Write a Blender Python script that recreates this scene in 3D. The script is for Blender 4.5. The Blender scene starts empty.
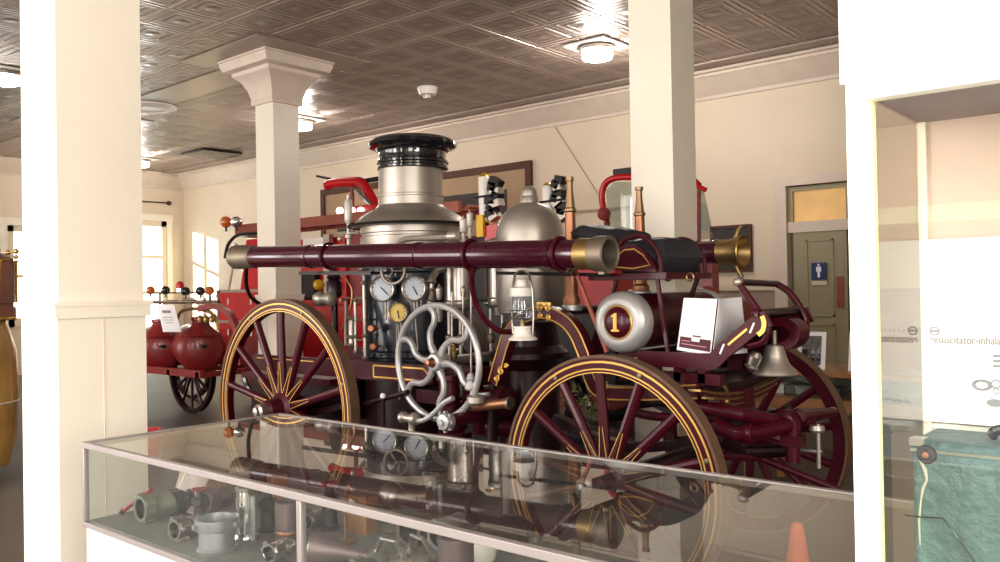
import bpy, math, random
from mathutils import Vector, Matrix, Quaternion
random.seed(7)
col = bpy.context.scene.collection
PI = math.pi
V = Vector

# ------------------------------------------------------------------ camera geometry
F_PX, EYE = 845.8, 1.45
_y, _p, _r = math.radians(49.675), math.radians(-0.5313), math.radians(-1.0)
FW = V((-math.cos(_p)*math.cos(_y), math.cos(_p)*math.sin(_y), -math.sin(_p)))
_rt = V((math.sin(_y), math.cos(_y), 0)); _up = _rt.cross(FW)
RT = math.cos(_r)*_rt + math.sin(_r)*_up
UP = -math.sin(_r)*_rt + math.cos(_r)*_up
CAM = V((0, 0, EYE))
def ray(x, y): return FW + RT*((x-500)/F_PX) + UP*((281-y)/F_PX)
def at(x, y, Y):            # a sighted point of the place on the vertical plane at depth Y
    d = ray(x, y); return CAM + d*(Y/d.y)
def atz(x, y, z):           # the same on a horizontal plane
    d = ray(x, y); return CAM + d*((z-EYE)/d.z)
def atx(x, y, X):
    d = ray(x, y); return CAM + d*(X/d.x)

# ------------------------------------------------------------------ materials
MATS = {}
def mat(name, c, rough=.5, metal=0., coat=0., var=.06, nscale=8., bump=0., bscale=40., emis=None, es=0., spec=.5):
    m = bpy.data.materials.new(name); m.use_nodes = True
    nt = m.node_tree; b = nt.nodes['Principled BSDF']
    b.inputs['Roughness'].default_value = rough; b.inputs['Metallic'].default_value = metal
    b.inputs['Coat Weight'].default_value = coat; b.inputs['Coat Roughness'].default_value = .08
    b.inputs['Specular IOR Level'].default_value = spec
    tc = nt.nodes.new('ShaderNodeTexCoord'); n = nt.nodes.new('ShaderNodeTexNoise')
    n.inputs['Scale'].default_value = nscale; n.inputs['Detail'].default_value = 4
    nt.links.new(tc.outputs['Object'], n.inputs['Vector'])
    mx = nt.nodes.new('ShaderNodeMix'); mx.data_type = 'RGBA'
    mx.inputs['A'].default_value = (*[max(0, v*(1-var*1.6)) for v in c], 1)
    mx.inputs['B'].default_value = (*[min(1, v*(1+var*1.6)) for v in c], 1)
    nt.links.new(n.outputs['Fac'], mx.inputs['Factor']); nt.links.new(mx.outputs['Result'], b.inputs['Base Color'])
    if bump:
        n2 = nt.nodes.new('ShaderNodeTexNoise'); n2.inputs['Scale'].default_value = bscale
        nt.links.new(tc.outputs['Object'], n2.inputs['Vector'])
        bp = nt.nodes.new('ShaderNodeBump'); bp.inputs['Strength'].default_value = bump; bp.inputs['Distance'].default_value = .01
        nt.links.new(n2.outputs['Fac'], bp.inputs['Height']); nt.links.new(bp.outputs['Normal'], b.inputs['Normal'])
    if emis:
        b.inputs['Emission Color'].default_value = (*emis, 1); b.inputs['Emission Strength'].default_value = es
    MATS[name] = m
    return m
def glass(name, tint=(.93, .96, .93), f0=.05, rough=0., haze=0.):
    m = bpy.data.materials.new(name); m.use_nodes = True; nt = m.node_tree; N = nt.nodes; L = nt.links
    N.remove(N['Principled BSDF']); out = N['Material Output']
    lw = N.new('ShaderNodeLayerWeight'); lw.inputs['Blend'].default_value = .5
    p = N.new('ShaderNodeMath'); p.operation = 'POWER'; p.inputs[1].default_value = 5
    L.new(lw.outputs['Facing'], p.inputs[0])
    a = N.new('ShaderNodeMath'); a.operation = 'MULTIPLY_ADD'; a.inputs[1].default_value = 1-f0; a.inputs[2].default_value = f0
    L.new(p.outputs[0], a.inputs[0])
    t = N.new('ShaderNodeBsdfTransparent'); t.inputs['Color'].default_value = (*tint, 1)
    g = N.new('ShaderNodeBsdfGlossy'); g.inputs['Roughness'].default_value = rough; g.inputs['Color'].default_value = (1, 1, 1, 1)
    first = t.outputs[0]
    if haze:  # pale diffuse mixed in to imitate reflected walls and haze on the pane
        d = N.new('ShaderNodeBsdfDiffuse'); d.inputs['Color'].default_value = (.75, .74, .7, 1)
        n = N.new('ShaderNodeTexNoise'); n.inputs['Scale'].default_value = 3; tc = N.new('ShaderNodeTexCoord')
        L.new(tc.outputs['Object'], n.inputs['Vector'])
        q = N.new('ShaderNodeMath'); q.operation = 'MULTIPLY'; q.inputs[1].default_value = haze*2; L.new(n.outputs['Fac'], q.inputs[0])
        m0 = N.new('ShaderNodeMixShader'); L.new(q.outputs[0], m0.inputs[0]); L.new(t.outputs[0], m0.inputs[1]); L.new(d.outputs[0], m0.inputs[2])
        first = m0.outputs[0]
    mx = N.new('ShaderNodeMixShader'); L.new(a.outputs[0], mx.inputs[0]); L.new(first, mx.inputs[1]); L.new(g.outputs[0], mx.inputs[2])
    L.new(mx.outputs[0], out.inputs['Surface']); MATS[name] = m
    return m

maroon_h = mat('glossy_maroon_tube_paint', (.050, .002, .014), .2, coat=.7, spec=.3, var=.1)
maroon = mat('maroon_paint', (.062, .002, .010), .36, coat=.15, spec=.35, var=.15)
maroon_d = mat('dark_maroon_paint', (.018, .002, .005), .38, coat=.15, spec=.35, var=.2)
gold = mat('gold_leaf', (.72, .46, .13), .4, .55, var=.08)
tyre_m = mat('worn_brown_tyre', (.15, .085, .05), .6, 0., var=.2, nscale=20, bump=.3)
nickel = mat('nickel_plate', (.44, .41, .37), .28, .9, var=.06, nscale=5)
nickel_s = mat('satin_silver_metal', (.44, .405, .36), .42, .75, var=.08, nscale=6)
silver_p = mat('silver_paint', (.42, .42, .41), .38, .45, var=.08)
darkiron = mat('dark_iron', (.035, .033, .032), .45, .6, var=.2)
blk = mat('black_gloss', (.008, .009, .012), .12, 0, coat=1.)
navy = mat('blue_black_boiler_jacket', (.010, .014, .026), .3, .1, coat=.5, var=.2)
leather = mat('black_leather', (.030, .032, .038), .5, 0, var=.15, bump=.12, bscale=30)
brass = mat('aged_brass', (.40, .28, .12), .38, .9, var=.12)
bronze = mat('dull_bronze', (.26, .22, .17), .5, .8, var=.15)
copper = mat('copper', (.34, .17, .10), .42, .85, var=.15)
red = mat('fire_engine_red', (.52, .006, .012), .35, 0, coat=.3, var=.12)
redd = mat('dull_red_tank', (.24, .018, .018), .38, 0, coat=.3, var=.25, nscale=4)
chrome = mat('chrome', (.8, .8, .8), .12, 1.)
white_p = mat('white_enamel', (.80, .76, .70), .35, 0, var=.03)
cream = mat('cream_paint', (.79, .735, .63), .38, 0, var=.03, nscale=2)
wallm = mat('tan_cream_wall_paint', (.68, .585, .46), .55, 0, var=.05, nscale=1.2)
wains = mat('wainscot_paint', (.42, .33, .26), .5, 0, var=.06, nscale=2)
trimm = mat('crown_paint', (.66, .57, .48), .5, 0, var=.06, nscale=6, bump=.25, bscale=25)
doorm = mat('olive_door_paint', (.34, .30, .19), .5, 0, var=.05, nscale=2)
woodd = mat('dark_brown_wood', (.10, .038, .022), .65, 0, coat=0, var=.3, nscale=12)
woodo = mat('orange_oak', (.36, .17, .07), .4, 0, coat=.3, var=.25, nscale=14)
ladderw = mat('red_brown_ladder_wood', (.30, .075, .045), .4, 0, coat=.3, var=.25, nscale=10)
paper = mat('white_card', (.86, .85, .86), .6, 0, var=.02)
greyink = mat('grey_print', (.26, .26, .28), .7, 0, var=.1)
palink = mat('pale_grey_print', (.55, .55, .60), .7, 0, var=.05)
darkprint = mat('dark_print', (.10, .03, .04), .6)
alum = mat('brushed_aluminium', (.36, .325, .31), .45, .4, var=.05)
casewh = mat('white_case_panel', (.84, .80, .74), .45, 0, var=.02)
cabwh = mat('white_cabinet_paint', (.92, .90, .86), .4, 0, var=.02)
orange = mat('orange_plastic', (.85, .12, .03), .45)
teal = mat('worn_teal_leatherette', (.075, .135, .135), .55, 0, var=.35, nscale=14, bump=.5, bscale=90)
lampon = mat('lit_lamp_glass', (1, .98, .95), .4, emis=(1, .97, .92), es=9)
lampglow = mat('glowing_lamp_glass', (1, .97, .9), .3, emis=(1, .97, .88), es=3)  # white glow put into the truck lamps by emission
amber_w = mat('amber_transom_glass', (.62, .40, .14), .3, var=.3, nscale=3, emis=(.8, .45, .14), es=.28)  # weak emission put into the pane imitates light from behind it
amber = mat('amber_lens', (.55, .13, .02), .15, coat=1)
tan_hide = mat('tan_varnished_leather', (.74, .38, .11), .3, 0, coat=.5, var=.45, nscale=3)
pinkbr = mat('brown_leather_panel', (.34, .17, .11), .4, 0, var=.2, nscale=4)
goldtr = mat('polished_gold_trim', (.85, .58, .12), .22, .8, var=.1)
greenish = mat('green_grey_bronze', (.24, .26, .20), .5, .5, var=.25, nscale=12)
greym = mat('grey_cast_aluminium', (.40, .41, .42), .4, .7, var=.1)
purpm = mat('purple_brown_metal', (.24, .18, .18), .42, .6, var=.2)
blue = mat('navy_sign_blue', (.02, .035, .13), .5)
dullw = mat('dull_white_metal', (.50, .47, .42), .4, .2)
tipm = mat('dull_brass_tip', (.30, .20, .12), .42, .8)
yellow = mat('yellow_paint', (.75, .48, .03), .4)
matb = mat('tan_picture_mat', (.42, .29, .18), .7)
darkpic = mat('dark_panorama_print', (.045, .032, .028), .6, coat=0, var=.7, nscale=6)
photom = mat('black_and_white_photograph', (.16, .15, .14), .5, var=1.2 if False else .6, nscale=30)
gauge_f = mat('gauge_dial', (.50, .55, .60), .4)
gauge_y = mat('yellow_gauge_dial', (.62, .48, .16), .4)
bezel = mat('gauge_bezel', (.52, .46, .38), .3, .8)
brick = mat('street_brick', (.42, .20, .15), .8, var=.3, nscale=2)
street = mat('street_asphalt', (.30, .29, .27), .8)
yelw = mat('yellow_awning', (.80, .74, .40), .7)
floorm = mat('brown_grey_floor', (.115, .09, .07), .55, 0, var=.18, nscale=1.5, spec=.4)
greenpl = mat('yellow_green_fabric', (.36, .38, .16), .8, var=.6, nscale=18)
G_case = glass('case_glass', (.84, .87, .84), .055, haze=.03)
G_top = glass('case_top_glass', (.76, .78, .76), .12, haze=.05)
G_cab = glass('cabinet_glass', (.93, .95, .90), .09)
G_lan = glass('lantern_glass', (.80, .86, .90), .07)
G_shield = glass('greenish_windshield_glass', (.52, .62, .56), .12, haze=.10)

def ceiling_material():
    m = bpy.data.materials.new('embossed_tin_ceiling'); m.use_nodes = True
    nt = m.node_tree; N = nt.nodes; L = nt.links; b = N['Principled BSDF']
    b.inputs['Roughness'].default_value = .33; b.inputs['Metallic'].default_value = .25
    geo = N.new('ShaderNodeTexCoord'); sep = N.new('ShaderNodeSeparateXYZ'); L.new(geo.outputs['Object'], sep.inputs[0])
    def M(op, a, c=None, d=None):
        n = N.new('ShaderNodeMath'); n.operation = op
        for i, v in enumerate((a, c, d)):
            if v is None: continue
            if hasattr(v, 'links') or hasattr(v, 'is_linked'): L.new(v, n.inputs[i])
            else: n.inputs[i].default_value = v
        return n.outputs[0]
    P = .54
    def cell(s, off):
        q = M('MULTIPLY', M('ADD', s, off), 1/P); fr = M('FRACT', M('ADD', q, 100.)); return M('MULTIPLY', M('ABSOLUTE', M('SUBTRACT', fr, .5)), 2.)   # 0 centre, 1 edge
    u = cell(sep.outputs['X'], .06); v = cell(sep.outputs['Y'], -.07)
    d = M('MAXIMUM', u, v)
    r = M('SQRT', M('ADD', M('MULTIPLY', u, u), M('MULTIPLY', v, v)))
    def ridge(x, c, w):   # bump of half width w around c
        return M('MAXIMUM', M('SUBTRACT', 1., M('DIVIDE', M('ABSOLUTE', M('SUBTRACT', x, c)), w)), 0.)
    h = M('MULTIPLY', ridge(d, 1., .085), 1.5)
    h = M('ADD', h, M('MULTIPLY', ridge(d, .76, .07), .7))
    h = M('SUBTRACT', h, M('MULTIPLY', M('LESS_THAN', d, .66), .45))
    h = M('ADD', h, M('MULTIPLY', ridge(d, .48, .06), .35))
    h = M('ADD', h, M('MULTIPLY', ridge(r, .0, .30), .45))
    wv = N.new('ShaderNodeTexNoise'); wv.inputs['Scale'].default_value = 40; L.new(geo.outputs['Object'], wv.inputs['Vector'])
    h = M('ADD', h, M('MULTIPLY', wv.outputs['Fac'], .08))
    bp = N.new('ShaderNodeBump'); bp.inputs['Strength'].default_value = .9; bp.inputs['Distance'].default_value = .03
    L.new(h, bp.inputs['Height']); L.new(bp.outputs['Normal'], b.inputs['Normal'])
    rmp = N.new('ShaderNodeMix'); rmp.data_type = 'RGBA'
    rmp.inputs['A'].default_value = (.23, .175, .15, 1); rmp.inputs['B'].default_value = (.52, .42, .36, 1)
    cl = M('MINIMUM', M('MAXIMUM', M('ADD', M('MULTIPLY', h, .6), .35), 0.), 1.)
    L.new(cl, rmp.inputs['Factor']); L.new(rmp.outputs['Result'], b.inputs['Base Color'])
    return m
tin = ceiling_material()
tinflat = mat('flat_tin_panel', (.36, .29, .245), .36, .2, var=.05)

# ------------------------------------------------------------------ mesh builder
WL = {}      # world location of every object built
def frame_of(d):
    d = V(d).normalized(); a = V((0, 0, 1)) if abs(d.z) < .9 else V((1, 0, 0))
    u = d.cross(a).normalized(); return d, u, d.cross(u).normalized()
class MB:
    def __init__(s): s.v = []; s.f = []; s.m = []; s.mats = []
    def mi(s, m):
        if m not in s.mats: s.mats.append(m)
        return s.mats.index(m)
    def add(s, vs, fs, m):
        o = len(s.v); k = s.mi(m); s.v += [V(p) for p in vs]
        for f in fs: s.f.append([i+o for i in f]); s.m.append(k)
        return s
    def box(s, c, d, m, rot=None):
        c = V(c); x, y, z = [a/2 for a in d]
        vs = [V((i*x, j*y, k*z)) for i in (-1, 1) for j in (-1, 1) for k in (-1, 1)]
        if rot is not None: vs = [rot @ p for p in vs]
        return s.add([p+c for p in vs], [(0, 1, 3, 2), (4, 6, 7, 5), (0, 4, 5, 1), (2, 3, 7, 6), (0, 2, 6, 4), (1, 5, 7, 3)], m)
    def bb(s, lo, hi, m): return s.box([(a+b)/2 for a, b in zip(lo, hi)], [abs(b-a) for a, b in zip(lo, hi)], m)
    def lathe(s, prof, o, d, m, n=28, mats=None, closed=True, sx=1.):
        o = V(o); d, u, w = frame_of(d); vs = []; k = len(prof)
        for (r, h) in prof:
            for i in range(n):
                a = 2*PI*i/n; vs.append(o + d*h + u*(r*math.cos(a)) + w*(r*math.sin(a)*sx))
        for j in range(k-1):
            fs = [(j*n+i, j*n+(i+1) % n, (j+1)*n+(i+1) % n, (j+1)*n+i) for i in range(n)]
            if j == 0: s.add(vs, fs, mats[j] if mats else m); base = len(s.v)-len(vs)
            else:
                kk = s.mi(mats[j] if mats else m)
                for f in fs: s.f.append([i+base for i in f]); s.m.append(kk)
        if closed:
            if prof[0][0] > 1e-4: s.f.append([base+i for i in range(n)][::-1]); s.m.append(s.mi(mats[0] if mats else m))
            if prof[-1][0] > 1e-4: s.f.append([base+(k-1)*n+i for i in range(n)]); s.m.append(s.mi(mats[-1] if mats else m))
        return s
    def cyl(s, a, b, r, m, r2=None, n=16):
        a, b = V(a), V(b); return s.lathe([(r, 0), (r if r2 is None else r2, (b-a).length)], a, b-a, m, n)
    def tube(s, pts, r, m, n=10, closed=False, cap=True, flat=None, upv=None):
        pts = [V(p) for p in pts]; k = len(pts); rs = r if isinstance(r, (list, tuple)) else [r]*k
        tang = []
        for i in range(k):
            if closed: t = pts[(i+1) % k]-pts[i-1]
            else: t = pts[min(i+1, k-1)]-pts[max(i-1, 0)]
            tang.append(t.normalized() if t.length > 1e-9 else V((0, 0, 1)))
        _, u, w = frame_of(tang[0])
        if upv is not None: u = (V(upv)-tang[0]*V(upv).dot(tang[0])).normalized()
        vs = []
        for i in range(k):
            t = tang[i]
            u = (V(upv)-t*V(upv).dot(t)) if upv is not None else (u-t*u.dot(t))
            u.normalize(); w = t.cross(u)
            for j in range(n):
                a = 2*PI*j/n
                if flat:   # rectangular section: flat = (half along up, half across)
                    sg = [(1, 1), (-1, 1), (-1, -1), (1, -1)][j]; vs.append(pts[i]+u*(sg[0]*flat[0])+w*(sg[1]*flat[1]))
                else: vs.append(pts[i]+u*(rs[i]*math.cos(a))+w*(rs[i]*math.sin(a)))
        fs = []
        for i in range(k if closed else k-1):
            i2 = (i+1) % k
            for j in range(n): fs.append((i*n+j, i*n+(j+1) % n, i2*n+(j+1) % n, i2*n+j))
        if cap and not closed: fs += [tuple(range(n))[::-1], tuple((k-1)*n+j for j in range(n))]
        return s.add(vs, fs, m)
    def strap(s, pts, a, b, m, upv=(0, 1, 0), closed=False): return s.tube(pts, 1, m, n=4, flat=(a, b), upv=upv, closed=closed)
    def torus(s, c, d, R, r, m, n=40, k=8, a0=0, a1=2*PI):
        c = V(c); d, u, w = frame_of(d); full = abs(a1-a0-2*PI) < 1e-6
        pts = [c+u*(R*math.cos(a0+(a1-a0)*i/n))+w*(R*math.sin(a0+(a1-a0)*i/n)) for i in range(n if full else n+1)]
        return s.tube(pts, r, m, n=k, closed=full)
    def prism(s, poly, dv, m):
        p = [V(q) for q in poly]; n = len(p); dv = V(dv)
        return s.add(p+[q+dv for q in p], [tuple(range(n))[::-1], tuple(range(n, 2*n))]+[(i, (i+1) % n, n+(i+1) % n, n+i) for i in range(n)], m)
    def quad(s, pts, m): return s.add(pts, [tuple(range(len(pts)))], m)
    def sphere(s, c, r, m, n=16, sz=1., d=(0, 0, 1)):
        k = n//2; return s.lathe([(r*math.sin(PI*i/k), -r*sz*math.cos(PI*i/k)) for i in range(k+1)], c, d, m, n, closed=False)
    def xf(s, M): s.v = [M @ p for p in s.v]; return s
    def build(s, name, parent=None, origin=None, ang=35, bevel=0):
        me = bpy.data.meshes.new(name)
        if origin is None:
            lo = V([min(p[i] for p in s.v) for i in range(3)]); hi = V([max(p[i] for p in s.v) for i in range(3)])
            origin = (lo+hi)/2
            if parent is None: origin.z = lo.z
        origin = V(origin)
        me.from_pydata([p-origin for p in s.v], [], s.f); 
        for m in s.mats: me.materials.append(m)
        for p, k in zip(me.polygons, s.m): p.material_index = k
        me.shade_smooth(); me.set_sharp_from_angle(angle=math.radians(ang)); me.update()
        o = bpy.data.objects.new(name, me); col.objects.link(o)
        WL[o.name] = origin
        if parent is not None: o.parent = parent; o.location = origin-WL[parent.name]
        else: o.location = origin
        if bevel:
            b = o.modifiers.new('bevel', 'BEVEL'); b.width = bevel; b.segments = 2; b.limit_method = 'ANGLE'
        return o
def tag(o, label=None, cat=None, group=None, kind=None):
    if label: o['label'] = label
    if cat: o['category'] = cat
    if group: o['group'] = group
    if kind: o['kind'] = kind
    return o
def thing(name, loc, label, cat, group=None):
    o = bpy.data.objects.new(name, None); o.empty_display_size = .1; col.objects.link(o); o.location = V(loc); WL[o.name] = V(loc)
    return tag(o, label, cat, group)
def copy_tree(o, parent=None):
    c = o.copy(); col.objects.link(c); c.parent = parent
    for ch in list(o.children): copy_tree(ch, c)
    return c
def struct(mb, name, parent=None, **k):
    o = mb.build(name, parent, **k)
    if parent is None: o['kind'] = 'structure'
    return o
def bez(pts, n=10):       # smooth polyline through points (Catmull-Rom)
    pts = [V(p) for p in pts]; P = [pts[0]*2-pts[1]]+pts+[pts[-1]*2-pts[-2]]; out = []
    for i in range(1, len(P)-2):
        for j in range(n):
            t = j/n; a, b, c, d = P[i-1], P[i], P[i+1], P[i+2]
            out.append(.5*((2*b)+(c-a)*t+(2*a-5*b+4*c-d)*t*t+(3*b-a-3*c+d)*t**3))
    return out+[pts[-1]]

# ------------------------------------------------------------------ THE ROOM
X0, X1, YB, YF, HC = -17.0, 3.2, 9.5, -2.4, 4.0
struct(MB().bb((X0-.3, YF-.3, -.2), (X1+.3, YB+.3, 0), floorm), 'floor')
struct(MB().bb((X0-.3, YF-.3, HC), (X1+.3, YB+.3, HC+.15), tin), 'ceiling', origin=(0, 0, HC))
# back wall with door opening (door is built into it)
DX0, DX1 = at(788, 230, YB).x, at(852, 230, YB).x
w = MB(); w.bb((X0-.2, YB, 0), (DX0, YB+.2, HC), wallm).bb((DX1, YB, 0), (X1, YB+.2, HC), wallm).bb((DX0, YB, 2.55), (DX1, YB+.2, HC), wallm).bb((DX0, YB+.12, 0), (DX1, YB+.2, 2.55), wallm)
struct(w, 'wall_back')
w = MB(); w.bb((X0, YB-.02, 0), (DX0-.15, YB-.002, 1.38), wains).bb((DX1+.15, YB-.02, 0), (X1, YB-.002, 1.38), wains)
w.bb((X0, YB-.05, 1.38), (DX0-.12, YB-.002, 1.45), wallm).bb((DX1+.12, YB-.05, 1.38), (X1, YB-.002, 1.45), wallm)
struct(w, 'trim_1')
w = MB(); w.bb((X0, YB-.04, 0), (DX0-.15, YB-.021, .2), wains); struct(w, 'baseboard_back')
# crown moulding along the back and the end wall
def crown(pts_in, horiz):
    prof = [(0, 3.70), (.03, 3.70), (.04, 3.74), (.06, 3.76), (.10, 3.80), (.17, 3.88), (.22, 3.93), (.24, 3.93), (.24, 3.965), (.30, 3.965), (.30, 3.999), (0, 3.999)]
    b = MB(); n = len(prof)
    A = [V((X0, YB-.001-p[0], p[1])) for p in prof]; B = [V((X1, YB-.001-p[0], p[1])) for p in prof]
    if not horiz: A = [V((X0+.001+p[0], YF, p[1])) for p in prof]; B = [V((X0+.001+p[0], YB, p[1])) for p in prof]
    b.add(A+B, [tuple(range(n)), tuple(range(2*n-1, n-1, -1))]+[(i, (i+1) % n, n+(i+1) % n, n+i) for i in range(n)], trimm)
    return b
struct(crown(None, True), 'trim_2', ang=20); struct(crown(None, False), 'trim_3', ang=20)
struct(MB().bb((X0, YB-.62, 3.975), (X1, YB-.44, 3.998), tinflat), 'trim_4')
# end wall with glazed door opening
w = MB()
w.bb((X0-.2, YF, 0), (X0, 6.0, HC), wallm).bb((X0-.2, 7.0, 0), (X0, 7.5, HC), wallm).bb((X0-.2, 9.1, 0), (X0, YB+.2, HC), wallm)
w.bb((X0-.2, 7.5, 3.0), (X0, 9.1, HC), wallm).bb((X0-.2, 6.0, 2.78), (X0, 7.0, HC), wallm).bb((X0-.2, 6.0, 0), (X0, 7.0, .9), wallm)
struct(w, 'wall_left')
def glazed(name, y0, y1, z0, z1, cols, rows):
    d = MB(); t = .11
    d.bb((X0-.1, y0, z0), (X0+.03, y0+t, z1), wallm).bb((X0-.1, y1-t, z0), (X0+.03, y1, z1), wallm).bb((X0-.1, y0, z1-t), (X0+.03, y1, z1), wallm).bb((X0-.1, y0, z0), (X0+.03, y1, z0+t*2), wallm)
    for i in range(1, cols): y = y0+(y1-y0)*i/cols; d.bb((X0-.06, y-.035, z0), (X0+.01, y+.035, z1), wallm)
    for i in range(1, rows): z = z0+(z1-z0)*i/rows; d.bb((X0-.06, y0, z-.03), (X0+.01, y1, z+.03), wallm)
    o = struct(d, name); 
    p = MB(); p.bb((X0-.05, y0+t, z0+t), (X0-.045, y1-t, z1-t), G_case).build('pane', o)
    c = MB(); c.bb((X0, y0-.12, z0), (X0+.05, y0, z1), cream).bb((X0, y1, z0), (X0+.05, y1+.12, z1), cream).bb((X0, y0-.14, z1), (X0+.06, y1+.14, z1+.14), cream).build('casing', o)
    return o
glazed('door_1', 7.5, 9.1, 0, 3.0, 2, 4); glazed('window_1', 6.0, 7.0, .9, 2.78, 1, 2)
# front (street) wall behind the camera: sill, piers, header, big windows
w = MB(); w.bb((X0, YF-.2, 0), (X1, YF, .55), cream).bb((X0, YF-.2, 3.45), (X1, YF, HC), cream)
piers = [-17, -13.4, -10.2, -7.0, -3.8, -.6, 2.6]
for x in piers: w.bb((x, YF-.2, .5), (x+.6, YF, 3.5), cream)
struct(w, 'wall_front')
for k, x in enumerate(piers[:-1]):
    x2 = piers[k+1]; d = MB(); m_ = (x+.6+x2)/2
    d.bb((x+.6, YF-.12, .55), (x2, YF-.06, .62), cream).bb((x+.6, YF-.12, 3.38), (x2, YF-.06, 3.45), cream).bb((m_-.04, YF-.12, .55), (m_+.04, YF-.06, 3.45), cream).bb((x+.6, YF-.12, 2.6), (x2, YF-.06, 2.66), cream)
    struct(d, 'window_%d' % (k+2))
struct(MB().bb((X1, YF-.2, 0), (X1+.2, YB+.2, HC), wallm), 'wall_right')
# outside: street and brick building opposite
struct(MB().bb((-40, -30, -.4), (30, YF-.35, -.25), street), 'street_ground')
b = thing('brick_building', (-6, -16, -.25), 'red brick building across the street seen only as a reflection', 'building')
MB().bb((-34, -16.4, -.25), (18, -16, 8), brick).build('facade', b)
for i in range(8):
    x = -32+i*6.2; MB().bb((x, -15.98, 3.4), (x+2, -15.9, 6.2), white_p).build('window', b)
MB().bb((-34, -16, 2.5), (18, -14.6, 2.8), yelw).build('awning', b)

# restroom door in the back wall
d = MB(); zt = 2.03
d.bb((DX0+.06, YB-.0, 0), (DX1-.06, YB+.06, zt), doorm)
for (a, b_) in ((.1, 1.0), (1.08, 1.94)):
    x0, x1 = DX0+.2, DX1-.2
    for q in ((x0, x1, a, a+.02), (x0, x1, b_-.02, b_), (x0, x0+.02, a, b_), (x1-.02, x1, a, b_)): d.bb((q[0], YB-.012, q[2]), (q[1], YB, q[3]), doorm)
d2 = struct(d, 'door_2')
f = MB(); f.bb((DX0, YB-.02, zt), (DX1, YB+.06, zt+.12), trimm).bb((DX0-.15, YB-.05, 0), (DX0, YB, 2.56), trimm).bb((DX1, YB-.05, 0), (DX1+.15, YB, 2.56), trimm).bb((DX0-.15, YB-.055, 2.56), (DX1+.15, YB, 2.66), trimm)
f.bb((DX0, YB, zt), (DX0+.06, YB+.06, 2.56), doorm).bb((DX1-.06, YB, zt), (DX1, YB+.06, 2.56), doorm).bb((DX0+.06, YB, 2.5), (DX1-.06, YB+.06, 2.56), doorm)
f.build('frame', d2)
MB().bb((DX0+.06, YB+.03, zt+.12), (DX1-.06, YB+.04, 2.5), amber_w).build('transom_pane', d2)
MB().bb((DX1-.17, YB-.018, 1.18), (DX1-.10, YB-.001, 1.52), ladderw).build('push_plate', d2)
sx0, sx1 = at(812, 263, YB).x, at(827, 263, YB).x; sc = (sx0+sx1)/2
s = thing('restroom_sign', (sc, YB-.03, 1.48), 'small navy blue restroom sign with white standing figure on the olive door', 'sign')
MB().bb((sx0, YB-.026, 1.49), (sx1, YB-.014, 1.68), blue).build('panel', s)
pf = MB(); pf.lathe([(.013, 0), (.013, .004)], (sc, YB-.027, 1.655), (0, -1, 0), paper, 12)
pf.prism([(sc-.028, YB-.027, 1.635), (sc+.028, YB-.027, 1.635), (sc+.028, YB-.027, 1.58), (sc+.014, YB-.027, 1.58), (sc+.012, YB-.027, 1.515), (sc-.012, YB-.027, 1.515), (sc-.014, YB-.027, 1.58), (sc-.028, YB-.027, 1.58)], (0, -.004, 0), paper)
tag(pf.build('figure', s), 'white standing figure')
tag(MB().bb((sx0, YB-.02, 1.43), (sx1, YB-.014, 1.475), wallm).build('small_plate', s), 'narrow tan plate below')

# ------------------------------------------------------------------ pillars
def pillar(x, y, s, n):        # x,y = corner nearest the camera (max x, min y)
    cx, cy, h = x-s/2, y+s/2, s/2
    o = MB(); o.bb((cx-h, cy-h, 0), (cx+h, cy+h, 3.62), cream)
    o = struct(o, 'pillar_%d' % n)
    p = MB(); e = .006
    p.bb((cx-h-e, cy-h-e, 0), (cx+h+e, cy+h+e, 1.368), cream)
    for t in (-.0,): p.bb((cx-.003, cy-h-e-.002, 0), (cx+.003, cy-h-e, 1.368), trimm).bb((cx+h+e, cy-.0015, 0), (cx+h+e+.002, cy+.0015, 1.368), trimm)
    p.build('pedestal', o)
    q = MB(); q.bb((cx-h-.02, cy-h-.02, 1.368), (cx+h+.02, cy+h+.02, 1.412), cream).bb((cx-h-.026, cy-h-.026, 1.412), (cx+h+.026, cy+h+.026, 1.43), cream); q.build('pedestal_cap', o)
    c = MB(); prof = [(0, 3.50), (.03, 3.50), (.035, 3.54), (.03, 3.56), (.04, 3.60), (.065, 3.68), (.11, 3.76), (.17, 3.81), (.18, 3.85), (.245, 3.87), (.27, 3.93), (.27, 3.96), (.285, 3.965), (.285, 3.999)]
    vs = []; 
    for (e, z) in prof:
        r = h+e; vs += [(cx-r, cy-r, z), (cx+r, cy-r, z), (cx+r, cy+r, z), (cx-r, cy+r, z)]
    fs = []
    for i in range(len(prof)-1):
        for j in range(4): fs.append((i*4+j, i*4+(j+1) % 4, i*4+4+(j+1) % 4, i*4+4+j))
    c.add(vs, fs, trimm); c.build('capital', o, ang=25)
    pad = MB(); pad.bb((cx-.72, cy-.72, 3.985), (cx+.72, cy+.72, 3.9985), tinflat); pad.build('ceiling_pad', o)
    return o
S = .33
PXC, PYC = -7.69, 5.35
for n, (x, y) in enumerate(((-3.24, 1.315), (PXC, PYC), (-2.81, 5.15), (-12.4, 5.3), (-7.9, 1.3), (-12.4, 1.3), (1.7, 5.15))):
    pillar(x, y, S if n else .322, n+1)
struct(MB().bb((X0, 5.28, 3.988), (-8.4, 5.78, 3.9987), tinflat), 'trim_5')
# wall outlet on the near pillar
oc = at(38, 520, 1.309)
q = MB(); q.box((oc.x, 1.305, oc.z), (.075, .008, .12), cabwh); q.box((oc.x-.015, 1.300, oc.z+.0), (.014, .004, .06), cream).box((oc.x+.015, 1.300, oc.z), (.014, .004, .06), cream)
tag(q.build('wall_outlet'), 'white outlet cover low on the big near pillar', 'outlet')

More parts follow.
